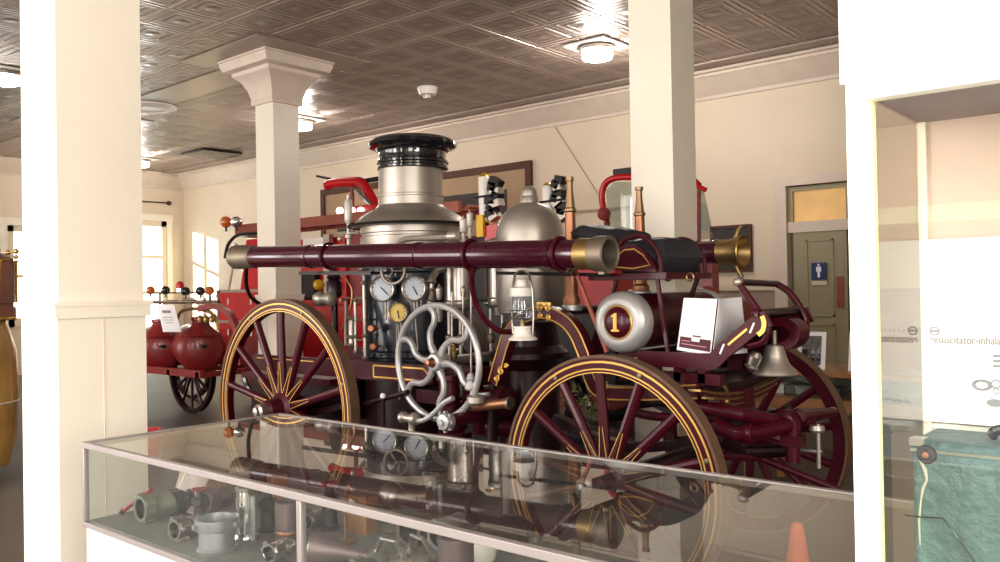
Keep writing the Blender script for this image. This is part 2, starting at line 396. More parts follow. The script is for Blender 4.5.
# ------------------------------------------------------------------ ceiling fixtures
def clamp(x, y, lab):
    t = thing('ceiling_light', (x, y, 3.84), lab, 'ceiling light', 'round ceiling lights')
    MB().bb((x-.26, y-.26, 3.975), (x+.26, y+.26, 3.992), white_p).build('plate', t)
    MB().lathe([(.19, 0), (.19, .03), (.14, .05)], (x, y, 3.93), (0, 0, 1), nickel).build('collar', t)
    MB().lathe([(0, 0), (.10, .004), (.155, .02), (.165, .05), (.165, .10)], (x, y, 3.83), (0, 0, 1), lampon, 32).build('glass_drum', t)
clamp(-4.93, 7.45, 'lit round ceiling light beside the tall middle-right pillar'); clamp(-10.24, 7.6, 'lit round ceiling light just right of the pillar with the flared capital')
clamp(-15.3, 7.7, 'small distant lit ceiling light beside the big near pillar, near the dark grille'); clamp(-10.34, 3.65, 'lit round ceiling light at the far left edge of the ceiling')
t = thing('smoke_detector', (-7.5, 7.5, 3.84), 'small white smoke detector on the tin ceiling above the smokestack', 'detector')
MB().lathe([(.12, 0), (.13, -.02), (.105, -.10), (.05, -.11)], (-7.5, 7.5, 3.995), (0, 0, 1), white_p).build('housing', t)
MB().lathe([(.06, 0), (.05, -.04), (.0, -.045)], (-7.5, 7.5, 3.887), (0, 0, 1), nickel_s).build('sensor', t)
t = thing('ceiling_speaker', (-10.9, 5.64, 3.93), 'round white ceiling diffuser just right of the big near pillar', 'vent')
MB().lathe([(.34, 0), (.34, -.02), (.24, -.055), (.22, -.03), (.0, -.03)], (-10.9, 5.64, 3.985), (0, 0, 1), white_p).build('rim', t)
t = MB(); t.bb((-14.2, 7.9, 3.96), (-13.4, 8.65, 3.992), darkiron)
for i in range(7): t.bb((-14.2, 7.95+i*.1, 3.95), (-13.4, 7.98+i*.1, 3.965), bronze)
tag(t.build('ceiling_grille'), 'dark square air grille in the far left part of the tin ceiling', 'vent')

# ------------------------------------------------------------------ wall things
def rect_frame(mb, x0, x1, z0, z1, t, y, dpt, m): 
    mb.bb((x0, y-dpt, z0), (x0+t, y, z1), m).bb((x1-t, y-dpt, z0), (x1, y, z1), m).bb((x0+t, y-dpt, z1-t), (x1-t, y, z1), m).bb((x0+t, y-dpt, z0), (x1-t, y, z0+t), m)
p = thing('panorama_picture', (-9.8, YB-.05, 2.2), 'very long dark framed picture with tan mat high on the back wall', 'picture')
q = MB(); rect_frame(q, -12.18, -7.41, 2.15, 3.27, .10, YB-.005, .06, woodd); q.build('picture_frame', p)
MB().bb((-12.08, YB-.03, 2.25), (-7.51, YB-.01, 3.17), matb).build('mat_board', p)
MB().bb((-11.75, YB-.038, 2.5), (-7.88, YB-.031, 2.90), darkpic).build('print', p)
p = thing('dark_picture', (-4.38, YB-.05, 1.6), 'small square black framed picture on the wall behind the far hose coupling', 'picture')
q = MB(); rect_frame(q, -4.68, -4.16, 1.60, 2.16, .03, YB-.005, .04, woodd); q.build('picture_frame', p)
MB().bb((-4.65, YB-.03, 1.63), (-4.19, YB-.01, 2.13), darkpic).build('print', p)
tag(MB().tube([(-7.0, YB-.01, 3.69), (-6.3, YB-.01, 2.69)], .006, wains).build('wire'), 'thin wire slanting down the back wall from the crown', 'wire')
tag(MB().bb((-7.4, YB-.03, 2.47), (-5.0, YB, 2.50), wains).build('conduit'), 'thin horizontal conduit on the back wall left of the middle-right pillar, upper of two', 'conduit')
tag(MB().bb((-7.4, YB-.03, 2.13), (-5.0, YB, 2.16), wains).build('conduit'), 'thin horizontal conduit on the back wall left of the middle-right pillar, lower of two', 'conduit')
q = MB(); a_ = atx(146, 203, X0+.06); b_ = atx(168, 203, X0+.06)
q.tube([(X0+.06, a_.y-.8, b_.z), (X0+.06, b_.y, b_.z)], .012, darkiron).sphere((X0+.06, b_.y+.02, b_.z), .05, woodd)
tag(q.build('curtain_rod'), 'thin dark curtain rod with ball end above the bright far doorway', 'rod')

# ------------------------------------------------------------------ THE STEAM FIRE ENGINE
EY = 3.9
eng = thing('steam_fire_engine', (-3.4, EY, 0), 'maroon horse-drawn steam fire engine with silver boiler dome and black capped stack', 'fire engine')
def annulus(mb, c, d, r0, r1, h0, h1, m, n=64): mb.lathe([(r0, h0), (r1, h0), (r1, h1), (r0, h1), (r0, h0)], c, d, m, n, closed=False)
def make_wheel(X, Yo, r, s, a0, NS=14):        # s = -1: outer face looks to -y (near side)
    D = V((0, s, 0)); c = V((X, Yo, r)); ro = r-.014; ri = ro-.066
    f = MB(); annulus(f, c, D, ri, ro, -.058, 0, maroon)
    for (a, b) in ((ro-.022, ro-.012), (ri+.013, ri+.020)): annulus(f, c, D, a, b, -.002, .0015, gold)
    annulus(f, c, D, ri-.001, ri+.004, -.01, .0012, gold)
    for i in range(7):
        a = 2*PI*i/7+.3; f.lathe([(.011, 0), (.011, .006), (0, .008)], c+V((math.cos(a)*(ro-.033), 0, math.sin(a)*(ro-.033))), D, bronze, 8)
    wh = f.build('wheel', eng)
    t = MB(); t.lathe([(ro+.0005, -.066), (r, -.066), (r, .004), (ro+.0005, .004), (ro+.0005, -.066)], c, D, tyre_m, 72, closed=False); tag(t.build('tyre', wh), 'worn brown tyre')
    h = MB(); h.lathe([(.07, -.16), (.085, -.13), (.10, -.06), (.105, -.055), (.105, .0), (.075, .02), (.066, .10), (.05, .115)], c+D*.0, D, maroon, 28)
    annulus(h, c, D, .080, .086, .0, .0025, gold)
    h.build('hub', wh)
    k = MB(); k.lathe([(.046, .10), (.050, .115), (.048, .165), (.03, .175), (.028, .19), (0, .195)], c, D, nickel, 24); tag(k.build('hub_cap', wh), 'silver hub cap')
    for i in range(NS):
        a = a0+2*PI*i/NS; u = V((math.cos(a), 0, math.sin(a))); tv = V((-math.sin(a), 0, math.cos(a)))
        sp = MB(); L = ri-.09; p0 = c+u*.09-D*.028
        sp.lathe([(.026, 0), (.025, L*.15), (.025, L*.5), (.024, L*.85), (.026, L)], p0, u, maroon, 10)
        for sgn in (-1, 1):
            q = c+u*.095-D*.004
            sp.prism([q+tv*(.018*sgn)+D*.001, q+tv*(.022*sgn)+D*.001, q+u*(L*.38)+tv*(.009*sgn), q+u*(L*.38)+tv*(.006*sgn)], D*.003, gold)
        sp.build('spoke', wh)
    return wh
XF, XR, RF, RR = -2.12, -4.6, .572, .705
make_wheel(XF, 3.2, RF, -1, math.radians(94)); make_wheel(XF, 4.78, RF, 1, math.radians(88))
make_wheel(XR, 3.22, RR, -1, math.radians(92)); make_wheel(XR, 4.6, RR, 1, math.radians(85))

def pieces(mb):        # separate bodies of a mesh that do not touch become parts of their own
    n = len(mb.v); par = list(range(n))
    def fd(a):
        while par[a] != a: par[a] = par[par[a]]; a = par[a]
        return a
    for f in mb.f:
        for i in f[1:]: par[fd(i)] = fd(f[0])
    comp = {}
    for i in range(n): comp.setdefault(fd(i), []).append(i)
    ks = list(comp); bbx = []
    for k in ks:
        P = [mb.v[i] for i in comp[k]]; bbx.append(([min(p[j] for p in P)-.004 for j in range(3)], [max(p[j] for p in P)+.004 for j in range(3)]))
    g = list(range(len(ks)))
    def fg(a):
        while g[a] != a: a = g[a]
        return a
    for i in range(len(ks)):
        for j in range(i):
            if all(bbx[i][0][t] <= bbx[j][1][t] and bbx[j][0][t] <= bbx[i][1][t] for t in range(3)): g[fg(i)] = fg(j)
    root = {k: fg(i) for i, k in enumerate(ks)}; out = {}
    for f, m in zip(mb.f, mb.m): out.setdefault(root[fd(f[0])], []).append((f, m))
    res = []
    for fl in out.values():
        b = MB(); b.mats = mb.mats; mp = {}
        for f, m in fl:
            for i in f:
                if i not in mp: mp[i] = len(b.v); b.v.append(mb.v[i])
            b.f.append([mp[i] for i in f]); b.m.append(m)
        res.append(b)
    return res
def part(mb, name, label=None, parent=None, **k):
    o = None
    for q in pieces(mb):
        o = q.build(name, parent or eng, **k)
        if label: o['label'] = label
    return o
# boiler: jacket, silver shell, stack, crown
BC = at(412.5, 300, EY); BC.z = 0
b = MB(); b.lathe([(.30, .90), (.325, .92), (.325, 1.02), (.34, 1.03), (.34, 1.06), (.325, 1.07), (.325, 1.56), (.345, 1.57), (.345, 1.60), (.325, 1.61), (.325, 1.74)], BC, (0, 0, 1), navy, 48)
for zz in (1.045, 1.585):
    for i in range(36):
        a = 2*PI*i/36; b.sphere(BC+V((.342*math.cos(a), .342*math.sin(a), zz)), .008, darkiron, 6)
boiler = part(b, 'boiler', 'blue-black riveted boiler jacket')
b = MB(); b.lathe([(.335, 1.70), (.335, 1.72), (.335, 1.80), (.325, 1.805), (.325, 1.82), (.335, 1.825), (.335, 1.865), (.375, 1.87), (.382, 1.885), (.365, 1.905), (.33, 1.935), (.275, 1.97), (.24, 1.985), (.225, 2.0), (.217, 2.01), (.217, 2.06), (.222, 2.063), (.222, 2.075), (.213, 2.08), (.210, 2.26)], BC, (0, 0, 1), nickel_s, 56)
part(b, 'silver_hood', 'satin silver flared boiler hood and stack')
b = MB(); b.lathe([(.228, 2.245), (.236, 2.25), (.236, 2.262), (.226, 2.27), (.226, 2.28), (.238, 2.287), (.238, 2.30), (.226, 2.31), (.222, 2.33), (.226, 2.36), (.240, 2.37), (.246, 2.385), (.284, 2.392), (.294, 2.405), (.288, 2.425), (.262, 2.445), (.245, 2.452), (.20, 2.45), (.19, 2.40), (.19, 2.3)], BC+V((.012, .012, 0)), (0, 0, 1), blk, 56)
part(b, 'stack_crown', 'glossy black flared stack crown')
b = MB(); r_ = []
hr = []
for i in range(40):
    a = -2.6+i*(3.6/39); hr.append(BC+V((.415*math.cos(a-.6), .415*math.sin(a-.6), 1.875)))
b.tube(hr, .009, darkiron, 6); part(b, 'hood_rail', 'thin black rail around the hood')
b = MB(); b.tube(bez([at(398, 246, 3.50), at(402, 241, 3.5), at(410, 238.5, 3.5), at(430, 238, 3.5), at(452, 236.5, 3.5)]), .018, nickel_s)
b.lathe([(.034, 0), (.036, .01), (.034, .05), (.02, .06)], at(450, 236.5, 3.5), at(470, 236, 3.5)-at(450, 236.5, 3.5), nickel_s, 16); part(b, 'steam_pipe', 'bent silver steam pipe under the hood')

# vertical valves and whistles
def valve_stack(px, ytop, ybot, Y, w, m, m2, nm):
    T = at(px, ytop, Y); Bm = at(px, ybot, Y); B = V((T.x, T.y, Bm.z)); H = T.z-B.z
    q = MB(); q.lathe([(w*.5, 0), (w*.5, H*.12), (w*.95, H*.14), (w*.95, H*.2), (w*.45, H*.22), (w*.45, H*.42), (w*.8, H*.45), (w, H*.5), (w, H*.86), (w*.7, H*.9), (w*.35, H*.93), (w*.35, H)], B, (0, 0, 1), m, 14, mats=[m]*5+[m]*2+[m]*3+[m2]*2)
    return part(q, nm)
valve_stack(348, 195, 245, 3.75, .028, dullw, nickel_s, 'safety_valve'); valve_stack(463, 216, 246, 3.7, .022, dullw, copper, 'whistle'); valve_stack(469.5, 210, 240, 3.85, .02, dullw, copper, 'whistle')
b = MB(); b.tube([at(337, 233, 3.75), at(359, 233, 3.75)], .008, nickel_s); b.sphere(at(340, 239, 3.75), .02, nickel_s, 10); b.tube([at(456, 240, 3.7), at(474, 240, 3.7)], .008, nickel_s); part(b, 'valve_levers')

# gauges
def gauge(px, py, Y, r, face, needle):
    c = at(px, py, Y); nrm = V((.42, -.9, 0)).normalized(); u = V((0, 0, 1)); w_ = nrm.cross(u)
    g = MB(); g.lathe([(r*.8, -.05), (r*.9, -.04), (r, -.01), (r*1.02, .012), (r*.97, .02), (r*.88, .016)], c, nrm, bezel, 28, closed=False); g.tube([c-nrm*.04-u*r*.7, c-nrm*.04-u*(r+.07), c-nrm*.04+w_*.01-u*(r+.1)], .009, nickel_s, 6)
    o = part(g, 'gauge')
    f = MB(); f.lathe([(r*.9, .008), (0, .0085)], c, nrm, face, 28, closed=False)
    for i in range(11):
        a = math.radians(225-i*27); d_ = u*math.sin(a)+w_*math.cos(a); f.tube([c+nrm*.010+d_*r*.7, c+nrm*.010+d_*r*.8], .0018, darkiron, 4)
    d_ = (u*math.sin(needle)+w_*math.cos(needle)); f.tube([c+nrm*.012-d_*r*.2, c+nrm*.012+d_*r*.6], .0028, darkiron, 5)
    f.build('dial', o)
gauge(383, 289, 3.50, .080, gauge_f, 3.9); gauge(414.5, 288.5, 3.47, .076, gauge_y if False else gauge_f, 4.2); gauge(398.5, 312.5, 3.46, .062, gauge_y, 4.5)
b = MB(); b.torus(at(393, 271, 3.45), (.4, -.9, 0), .075, .010, nickel_s); 
for k in range(3):
    a = k*2.09; c = at(393, 271, 3.45); b.tube([c, c+V((math.cos(a)*.07, .03*math.cos(a), math.sin(a)*.07))], .006, nickel_s, 6)
part(b, 'valve_handwheel')
b = MB()
for (x, y) in ((374, 328), (376, 346)): b.lathe([(.02, 0), (.026, .02), (.026, .045), (.018, .055)], at(x, y, 3.52), (.45, -.9, 0), copper, 14); b.tube([at(x, y, 3.52), at(x+5, y, 3.5)], .006, copper)
part(b, 'try_cock', 'copper try cocks')
b = MB()
for px, y0, y1, r in ((364, 283, 358, .012), (355, 300, 352, .010), (351, 318, 345, .018)):
    T = at(px, y0, 3.52); B_ = at(px, y1, 3.52); b.cyl((T.x, T.y, B_.z), T, r, nickel_s, n=10)
    for t in (0, .3, 1): b.lathe([(r*1.3, -.012), (r*2, 0), (r*1.3, .012)], V((T.x, T.y, B_.z+(T.z-B_.z)*t)), (0, 0, 1), nickel_s, 10)
for y in (298, 320, 340): b.tube([at(346, y, 3.52), at(366, y, 3.52)], .007, bronze)
b.tube(bez([at(346, 278, 3.5), at(352, 290, 3.5), at(350, 310, 3.5), at(342, 330, 3.5)]), .008, copper)
part(b, 'water_glass', 'silver water gauge column with cocks')
b = MB(); A_ = at(320, 299, 3.45); b.sphere(A_, .05, nickel_s, 20); b.lathe([(.03, 0), (.034, .02), (.034, .09), (.045, .1), (.045, .13), (.03, .14)], A_, (1, -.05, 0), nickel_s, 16)
b.tube([at(340, 300, 3.45), at(346, 300, 3.5), at(346, 345, 3.5)], .012, bronze); part(b, 'steam_trap', 'silver ball valve behind the rear wheel')
b = MB(); T = at(334, 275, 3.55); b.lathe([(.035, 0), (.05, .02), (.05, .10), (.038, .12), (.05, .13), (.03, .18)], T-V((0, 0, .15)), (0, 0, 1), maroon_d, 16); b.cyl(T-V((0, 0, .6)), T-V((0, 0, .15)), .022, maroon_d)
b.strap([at(300, 273, 3.45), at(372, 273, 3.45)], .01, .012, maroon_d); part(b, 'rear_lamp_post', 'dark maroon post behind the tube')
# thin rods down from the gauges
b = MB()
for (x0, y0, x1, y1) in ((386, 305, 386, 320), (398.5, 324, 399.5, 400), (414, 302, 418, 350), (452, 292, 452, 345), (463, 292, 463, 345), (471, 280, 471, 420), (443, 345, 443, 420)):
    b.tube([at(x0, y0, 3.45), at(x1, y1, 3.45)], .006, nickel_s, 6)
part(b, 'pipe_rods', 'thin silver pipes')

# pump cylinders
for (px, Y, r, yb) in ((459.5, 3.78, .094, 305), (501, 3.95, .094, 302)):
    c = at(px, 285, Y); zb = at(px, yb, Y).z; b = MB()
    b.lathe([(r*.6, zb-.08), (r*.7, zb-.03), (r, zb-.02), (r*1.06, zb), (r*1.06, zb+.02), (r*.98, zb+.03), (r*.98, 1.70), (r*1.06, 1.71), (r*1.06, 1.74), (r*.5, 1.76)], (c.x, c.y, 0), (0, 0, 1), nickel, 32)
    for i in range(10):
        a = 2*PI*i/10; b.sphere((c.x+r*1.07*math.cos(a), c.y+r*1.07*math.sin(a), zb-.004), .009, nickel_s, 6)
    part(b, 'steam_cylinder')
    for dx in (-.045, .05):
        b = MB(); b.cyl((c.x+dx, c.y-.05, zb-.04), (c.x+dx, c.y-.05, .72), .012, nickel_s, n=10); b.lathe([(.02, 0), (.026, .01), (.026, .05), (.016, .06)], (c.x+dx, c.y-.05, 1.12), (0, 0, 1), bronze, 12); part(b, 'piston_rod')
# elbow pipes and oilers beside the cylinders
b = MB()
b.tube(bez([at(428, 310, 3.55), at(431, 300, 3.55), at(431, 283, 3.55), at(436, 272, 3.6), at(446, 268, 3.65)]), .022, nickel)
for y in (282, 290, 300): b.lathe([(.03, -.008), (.034, 0), (.03, .008)], at(431, y, 3.55), (0, 0, 1), nickel, 14)
for (px, y0, y1) in ((439, 284, 300), (463.5, 285, 297), (439.5, 302, 322)):
    T = at(px, y0, 3.5); Bz = at(px, y1, 3.5).z; H = T.z-Bz; b.lathe([(.01, 0), (.018, H*.2), (.02, H*.7), (.012, H*.8), (.004, H)], (T.x, T.y, Bz), (0, 0, 1), nickel_s, 12)
part(b, 'elbow_pipe', 'silver elbow pipe and oil cups')
# air dome
c = at(530, 243, 3.9); zz = lambda y: at(530, y, 3.9).z
b = MB(); b.lathe([(.13, zz(320)), (.19, zz(312)), (.20, zz(302)), (.205, zz(300)), (.205, zz(250)), (.203, zz(243)), (.199, zz(233)), (.186, zz(223)), (.162, zz(215)), (.128, zz(209)), (.085, zz(205)), (.056, zz(203)), (.052, zz(197)), (.047, zz(196)), (.045, zz(191.5)), (.036, zz(188)), (.018, zz(186)), (0, zz(185.5))], (c.x, c.y, 0), (0, 0, 1), nickel_s, 48)
part(b, 'air_chamber', 'large satin silver domed air chamber')
# pump body under it
b = MB(); b.lathe([(.20, .40), (.22, .45), (.20, .50), (.17, .62), (.17, .98), (.20, 1.02), (.23, 1.05), (.23, 1.08), (.18, 1.12), (.16, 1.25)], (c.x, c.y-.02, 0), (0, 0, 1), maroon_d, 32); part(b, 'pump_barrel', 'dark maroon pump barrel')

# flywheel with S shaped spokes
fc = at(437, 362, 3.36); FRX = .315
b = MB(); b.torus(fc, (0, -1, 0), FRX, .019, silver_p, 64, 10)
fly = part(b, 'flywheel', 'silver painted flywheel with S-shaped spokes')
for i in range(6):
    a = math.radians(100+60*i); u = V((math.cos(a), 0, math.sin(a))); t = V((-math.sin(a), 0, math.cos(a)))
    pts = bez([fc+u*.03, fc+u*.10+t*.028, fc+u*.17+t*.02, fc+u*.22-t*.022, fc+u*.27-t*.03, fc+u*.315], 5)
    MB().tube(pts, [.021]*5+[.018]*(len(pts)-5), silver_p, 8).build('spoke', fly)
b = MB(); b.lathe([(.05, .06), (.055, .05), (.055, -.02), (.045, -.035), (.03, -.04)][::-1], fc, (0, 1, 0), silver_p, 24); b.build('hub', fly)
b = MB(); b.lathe([(.028, 0), (.03, .02), (.022, .03), (.018, .06), (0, .065)], fc-V((0, .02, 0)), (0, -1, 0), copper, 16); tag(b.build('hub_cap', fly), 'copper hub cap')
b = MB(); b.cyl(fc, fc+V((0, .9, 0)), .03, nickel_s); b.build('axle', fly)
# front lever, pump head, cap
b = MB(); b.tube(bez([at(453, 398, 3.3), at(444, 403, 3.3), at(433, 414, 3.3), at(424, 420, 3.3), at(415, 421, 3.3)]), .015, silver_p); part(b, 'curved_lever', 'curved silver lever')
b = MB(); cc = at(449.5, 421, 3.25); b.lathe([(.045, 0), (.047, .02), (.047, .045), (.04, .055), (.015, .06), (.015, .07)], cc, (0, -1, 0), silver_p, 28)
for i in range(8): a = i*PI/4; b.box(cc+V((math.cos(a)*.05, -.03, math.sin(a)*.05)), (.014, .02, .014), silver_p)
b.cyl(cc, cc+V((0, .3, 0)), .035, maroon); part(b, 'discharge_cap', 'round silver discharge cap')
b = MB(); c0 = at(408, 418, 3.3)
b.lathe([(.02, 0), (.034, .01), (.034, .03), (.024, .04), (.024, .09), (.036, .10), (.036, .13), (.018, .14)], c0-V((.06, 0, 0)), (1, 0, 0), nickel_s, 16); b.lathe([(.03, 0), (.022, .02), (.02, .07), (.03, .09)], c0-V((-.03, 0, .1)), (0, 0, 1), nickel_s, 14)
part(b, 'pump_cock', 'silver cock low on the pump')
b = MB()
b.lathe([(.05, 0), (.07, .01), (.07, .04), (.055, .05), (.055, .17), (.07, .18), (.07, .21), (.05, .22)], at(449, 412, 3.42), (0, 0, 1), maroon, 20)
b.lathe([(.06, 0), (.085, .02), (.085, .06), (.06, .08), (.06, .22), (.085, .24), (.085, .28), (.05, .29)], at(470, 398, 3.6), (1, 0, .0), maroon, 20)
b.lathe([(.08, 0), (.10, .02), (.10, .05), (.075, .07), (.075, .2), (.10, .22), (.10, .26)], at(455, 440, 3.6), (0, 0, 1), maroon, 20)
b.box(at(462, 375, 3.62), (.32, .16, .10), maroon, None).box(at(440, 395, 3.65), (.20, .2, .08), maroon)
b.box(at(505, 425, 3.95), (.5, .3, .16), maroon_d)
for x in range(6): b.sphere(at(446+x*8, 402, 3.45), .016, maroon, 8)
b.cyl(at(476, 425, 3.55), at(515, 428, 3.75), .055, maroon).lathe([(.07, 0), (.07, .03)], at(490, 426, 3.62), (1, .2, 0), maroon, 18)
b.cyl(at(492, 440, 3.5), at(492, 400, 3.5), .03, maroon_d).sphere(at(500, 412, 3.6), .05, maroon_d, 12)
part(b, 'pump_casting', 'maroon flanged pump castings')
b = MB(); b.cyl(at(470, 407, 3.4), at(508, 403, 3.4), .028, copper, n=14); b.lathe([(.034, 0), (.034, .02)], at(508, 403, 3.4), (1, 0, 0), bronze, 14); part(b, 'copper_pipe')
b = MB(); T = at(426, 396, 3.4)
b.lathe([(.012, 0), (.02, .02), (.024, .05), (.012, .07), (.006, .09)], at(454, 360, 3.45), (0, 0, 1), brass, 12); b.lathe([(.03, 0), (.05, .02), (.05, .05), (.03, .06)], at(476, 406, 3.36), (0, 0, 1), nickel_s, 16)
part(b, 'oil_cup', 'brass oil cup')
b = MB(); T = at(383, 396, 3.3); b.sphere(T, .018, paper, 10); part(b, 'lever_ball', 'white lever ball')
b = MB(); b.tube([T, T-V((0, 0, .35))], .012, maroon_d, 8); b.tube([at(365, 404, 3.32), at(408, 392, 3.32)], .015, maroon_d); part(b, 'suction_lever')
b = MB(); b.tube([at(476, 395, 3.45), at(489, 394, 3.45)], .012, silver_p); 
wgt = at(471, 390, 3.36); b.lathe([(.03, 0), (.034, .01), (.02, .05), (.026, .06), (.014, .09)], wgt, (0, 0, 1), silver_p, 14)
part(b, 'relief_valve')

# running gear: side rails with gold panel
for s, Y in ((-1, 3.47), (1, 4.33)):
    zr = at(400, 372.5, 3.47).z
    b = MB(); b.bb((-5.25, Y-.02, zr-.055), (-3.45, Y+.02, zr+.055), maroon)
    if s < 0:
        x0, x1 = at(373, 372, 3.45).x, at(423, 372, 3.45).x; yy = Y-.0215
        for (z_) in (zr-.035, zr+.035): b.bb((x0, yy, z_-.005), (x1, yy+.003, z_+.005), gold)
        b.bb((x0, yy, zr-.035), (x0+.011, yy+.003, zr+.035), gold)
        b.tube([(x1, yy+.001, zr-.035), (x1+.03, yy+.001, zr-.018), (x1+.045, yy+.001, zr), (x1+.03, yy+.001, zr+.018), (x1, yy+.001, zr+.035)], .0055, gold, 6)
        b.bb((-5.2, yy, zr+.03), (-4.55, yy+.003, zr+.037), gold)
    part(b, 'side_rail')
b = MB(); b.bb((-5.35, 3.5, .60), (-4.35, 4.3, .86), maroon_d); b.bb((-5.4, 3.46, .84), (-4.4, 4.34, .88), maroon); part(b, 'fuel_bunker', 'dark maroon rear platform')
b = MB(); b.lathe([(.27, .34), (.32, .36), (.32, .92)], BC, (0, 0, 1), maroon_d, 32); part(b, 'ash_pan')
b = MB(); b.tube([(XR, 3.25, RR), (XR, 4.55, RR)], .035, maroon_d); b.strap(bez([(XR-.4, 3.42, RR+.03), (XR-.2, 3.42, RR-.02), (XR, 3.42, RR-.04), (XR+.2, 3.42, RR-.02), (XR+.4, 3.42, RR+.03)]), .03, .02, maroon_d); part(b, 'rear_axle')
# crane neck frames
cn = [(496, 383), (503, 358), (510, 337), (524, 319), (545, 312), (565, 319), (577, 332), (584, 347), (588, 358), (593, 378), (604, 391), (640, 393), (700, 391)]
base = bez([at(x, y, 3.45) for x, y in cn], 7)
for s, Y in ((-1, 3.45), (1, 4.35)):
    P = [V((p.x, Y, p.z)) for p in base]
    b = MB(); b.strap(P, .03, .034, maroon, upv=(0, 1, 0))
    if s < 0:
        for sg in (-1, 1):
            e = []
            for i in range(len(P)):
                t = (P[min(i+1, len(P)-1)]-P[max(i-1, 0)]).normalized(); nv = V((-t.z, 0, t.x)); e.append(P[i]+nv*(.029*sg)+V((0, -.031, 0)))
            b.tube(e, .0045, gold, 6)
        # scrollwork
        def curl(px, py, r, turns=1.4, st=0, sg=1):
            c_ = at(px, py, 3.415); b.tube([c_+V((math.cos(st+sg*t*2*PI*turns/18)*r*(1-t/22), 0, math.sin(st+sg*t*2*PI*turns/18)*r*(1-t/22))) for t in range(19)], .005, gold, 6)
        for q in ((501, 371, .022, 1.4, 1), (497, 378, .018, 1.4, 3), (506, 366, .014, 1.2, 0), (540, 308, .02, 1.4, 1), (548, 308, .018, 1.4, 2), (540, 316, .016, 1.4, 0), (548, 317, .016, 1.4, 4), (606, 386, .018, 1.4, 1), (603, 393, .016, 1.2, 2)): curl(*q)
        b.strap([at(537, 303.5, 3.42), at(551, 304, 3.42)], .004, .008, gold)
    part(b, 'crane_neck_frame', 'arched maroon frame with gold lines' if s < 0 else None)
b = MB(); 
for (x, y) in ((545, 312), (590, 372)): p = at(x, y, 3.45); b.tube([p, (p.x, 4.35, p.z)], .025, maroon_d)
part(b, 'cross_bar')

# hose tubes
def hose(Y, xl, xr, zl, zr_, near):
    A, B = V((xl, Y, zl)), V((xr, Y, zr_)); d = (B-A).normalized(); L = (B-A).length
    b = MB(); b.lathe([(.064, 0), (.066, .02), (.066, L-.02), (.064, L)], A, d, maroon_h, 32)
    for f in (.25, .60, .93): b.lathe([(.067, 0), (.071, .003), (.071, .03), (.067, .033)], A+d*(L*f), d, maroon_h, 32, closed=False)
    o = part(b, 'hard_suction_hose', 'glossy maroon hard suction hose')
    q = MB(); q.lathe([(.062, .10), (.072, .09), (.074, -.0), (.078, -.02), (.078, -.12), (.068, -.13), (.06, -.10), (.058, 0)], A, d, bronze, 32); tag(q.build('rear_coupling', o), 'dull bronze coupling')
    q = MB()
    if near:
        q.lathe([(.067, -.02), (.071, -.015), (.071, .06)], B, d, brass, 32, closed=False)
        q.lathe([(.066, .06), (.076, .062), (.079, .08), (.079, .14), (.070, .145), (.062, .14), (.056, .10), (.054, .02), (0, .02)], B, d, bronze, 36, closed=False)
        q.box(B+d*.10-V((0, 0, .082)), (.03, .02, .015), bronze)
    else:
        q.lathe([(.067, -.03), (.073, -.025), (.073, .03), (.078, .05), (.090, .10), (.096, .115), (.092, .12), (.082, .09), (.068, .05), (.05, 0), (0, 0)], B, d, brass, 36, closed=False)
        for sg in (-1, 1): q.tube(bez([B+d*.07+V((0, 0, .075*sg)), B+d*.09+V((0, 0, .12*sg)), B+d*.11+V((0, 0, .15*sg))]), [.02, .018, .012]+[.014]*18 if False else .014, brass, 8)
    tag(q.build('front_coupling', o), 'brass ringed coupling' if near else 'flared brass coupling with lugs')
    return o
A_ = at(247, 257, 3.1); B_ = at(583, 254, 3.1)
hose(3.1, A_.x, B_.x, A_.z, B_.z, True)
Bf = at(724, 252, 4.6); hose(4.6, Bf.x-2.75, Bf.x, Bf.z+.05, Bf.z, False)
b = MB()
b.tube(bez([at(472, 262, 3.1), at(472, 280, 3.15), at(475, 300, 3.2), at(484, 318, 3.25), at(498, 330, 3.32), at(513, 332, 3.4)]), .015, maroon)
b.lathe([(.03, 0), (.014, .05)], at(472, 266, 3.1), (0, 0, -1), maroon, 12)
b.tube(bez([at(247, 262, 3.1), at(246, 275, 3.15), at(247, 288, 3.2), at(254, 300, 3.35), at(275, 312, 3.5)]), .013, maroon_d)
b.tube([at(576, 262, 3.1), at(570, 271, 3.3), at(576, 275, 3.42)], .012, maroon_d)
b.torus(at(330, 256, 3.1), (1, 0, 0), .073, .008, maroon); b.torus(at(472, 255, 3.1), (1, 0, 0), .074, .010, maroon); b.torus(at(561, 254, 3.1), (1, 0, 0), .074, .010, maroon)
part(b, 'hose_bracket')
b = MB(); p = at(576, 272, 3.4); q_ = at(607, 352, 3.4); b.strap([p, q_], .008, .008, ladderw); b.tube([at(497, 273, 3.42), at(612, 275, 3.42)], .009, darkiron); part(b, 'brace_rod', 'thin slanting brace rod')

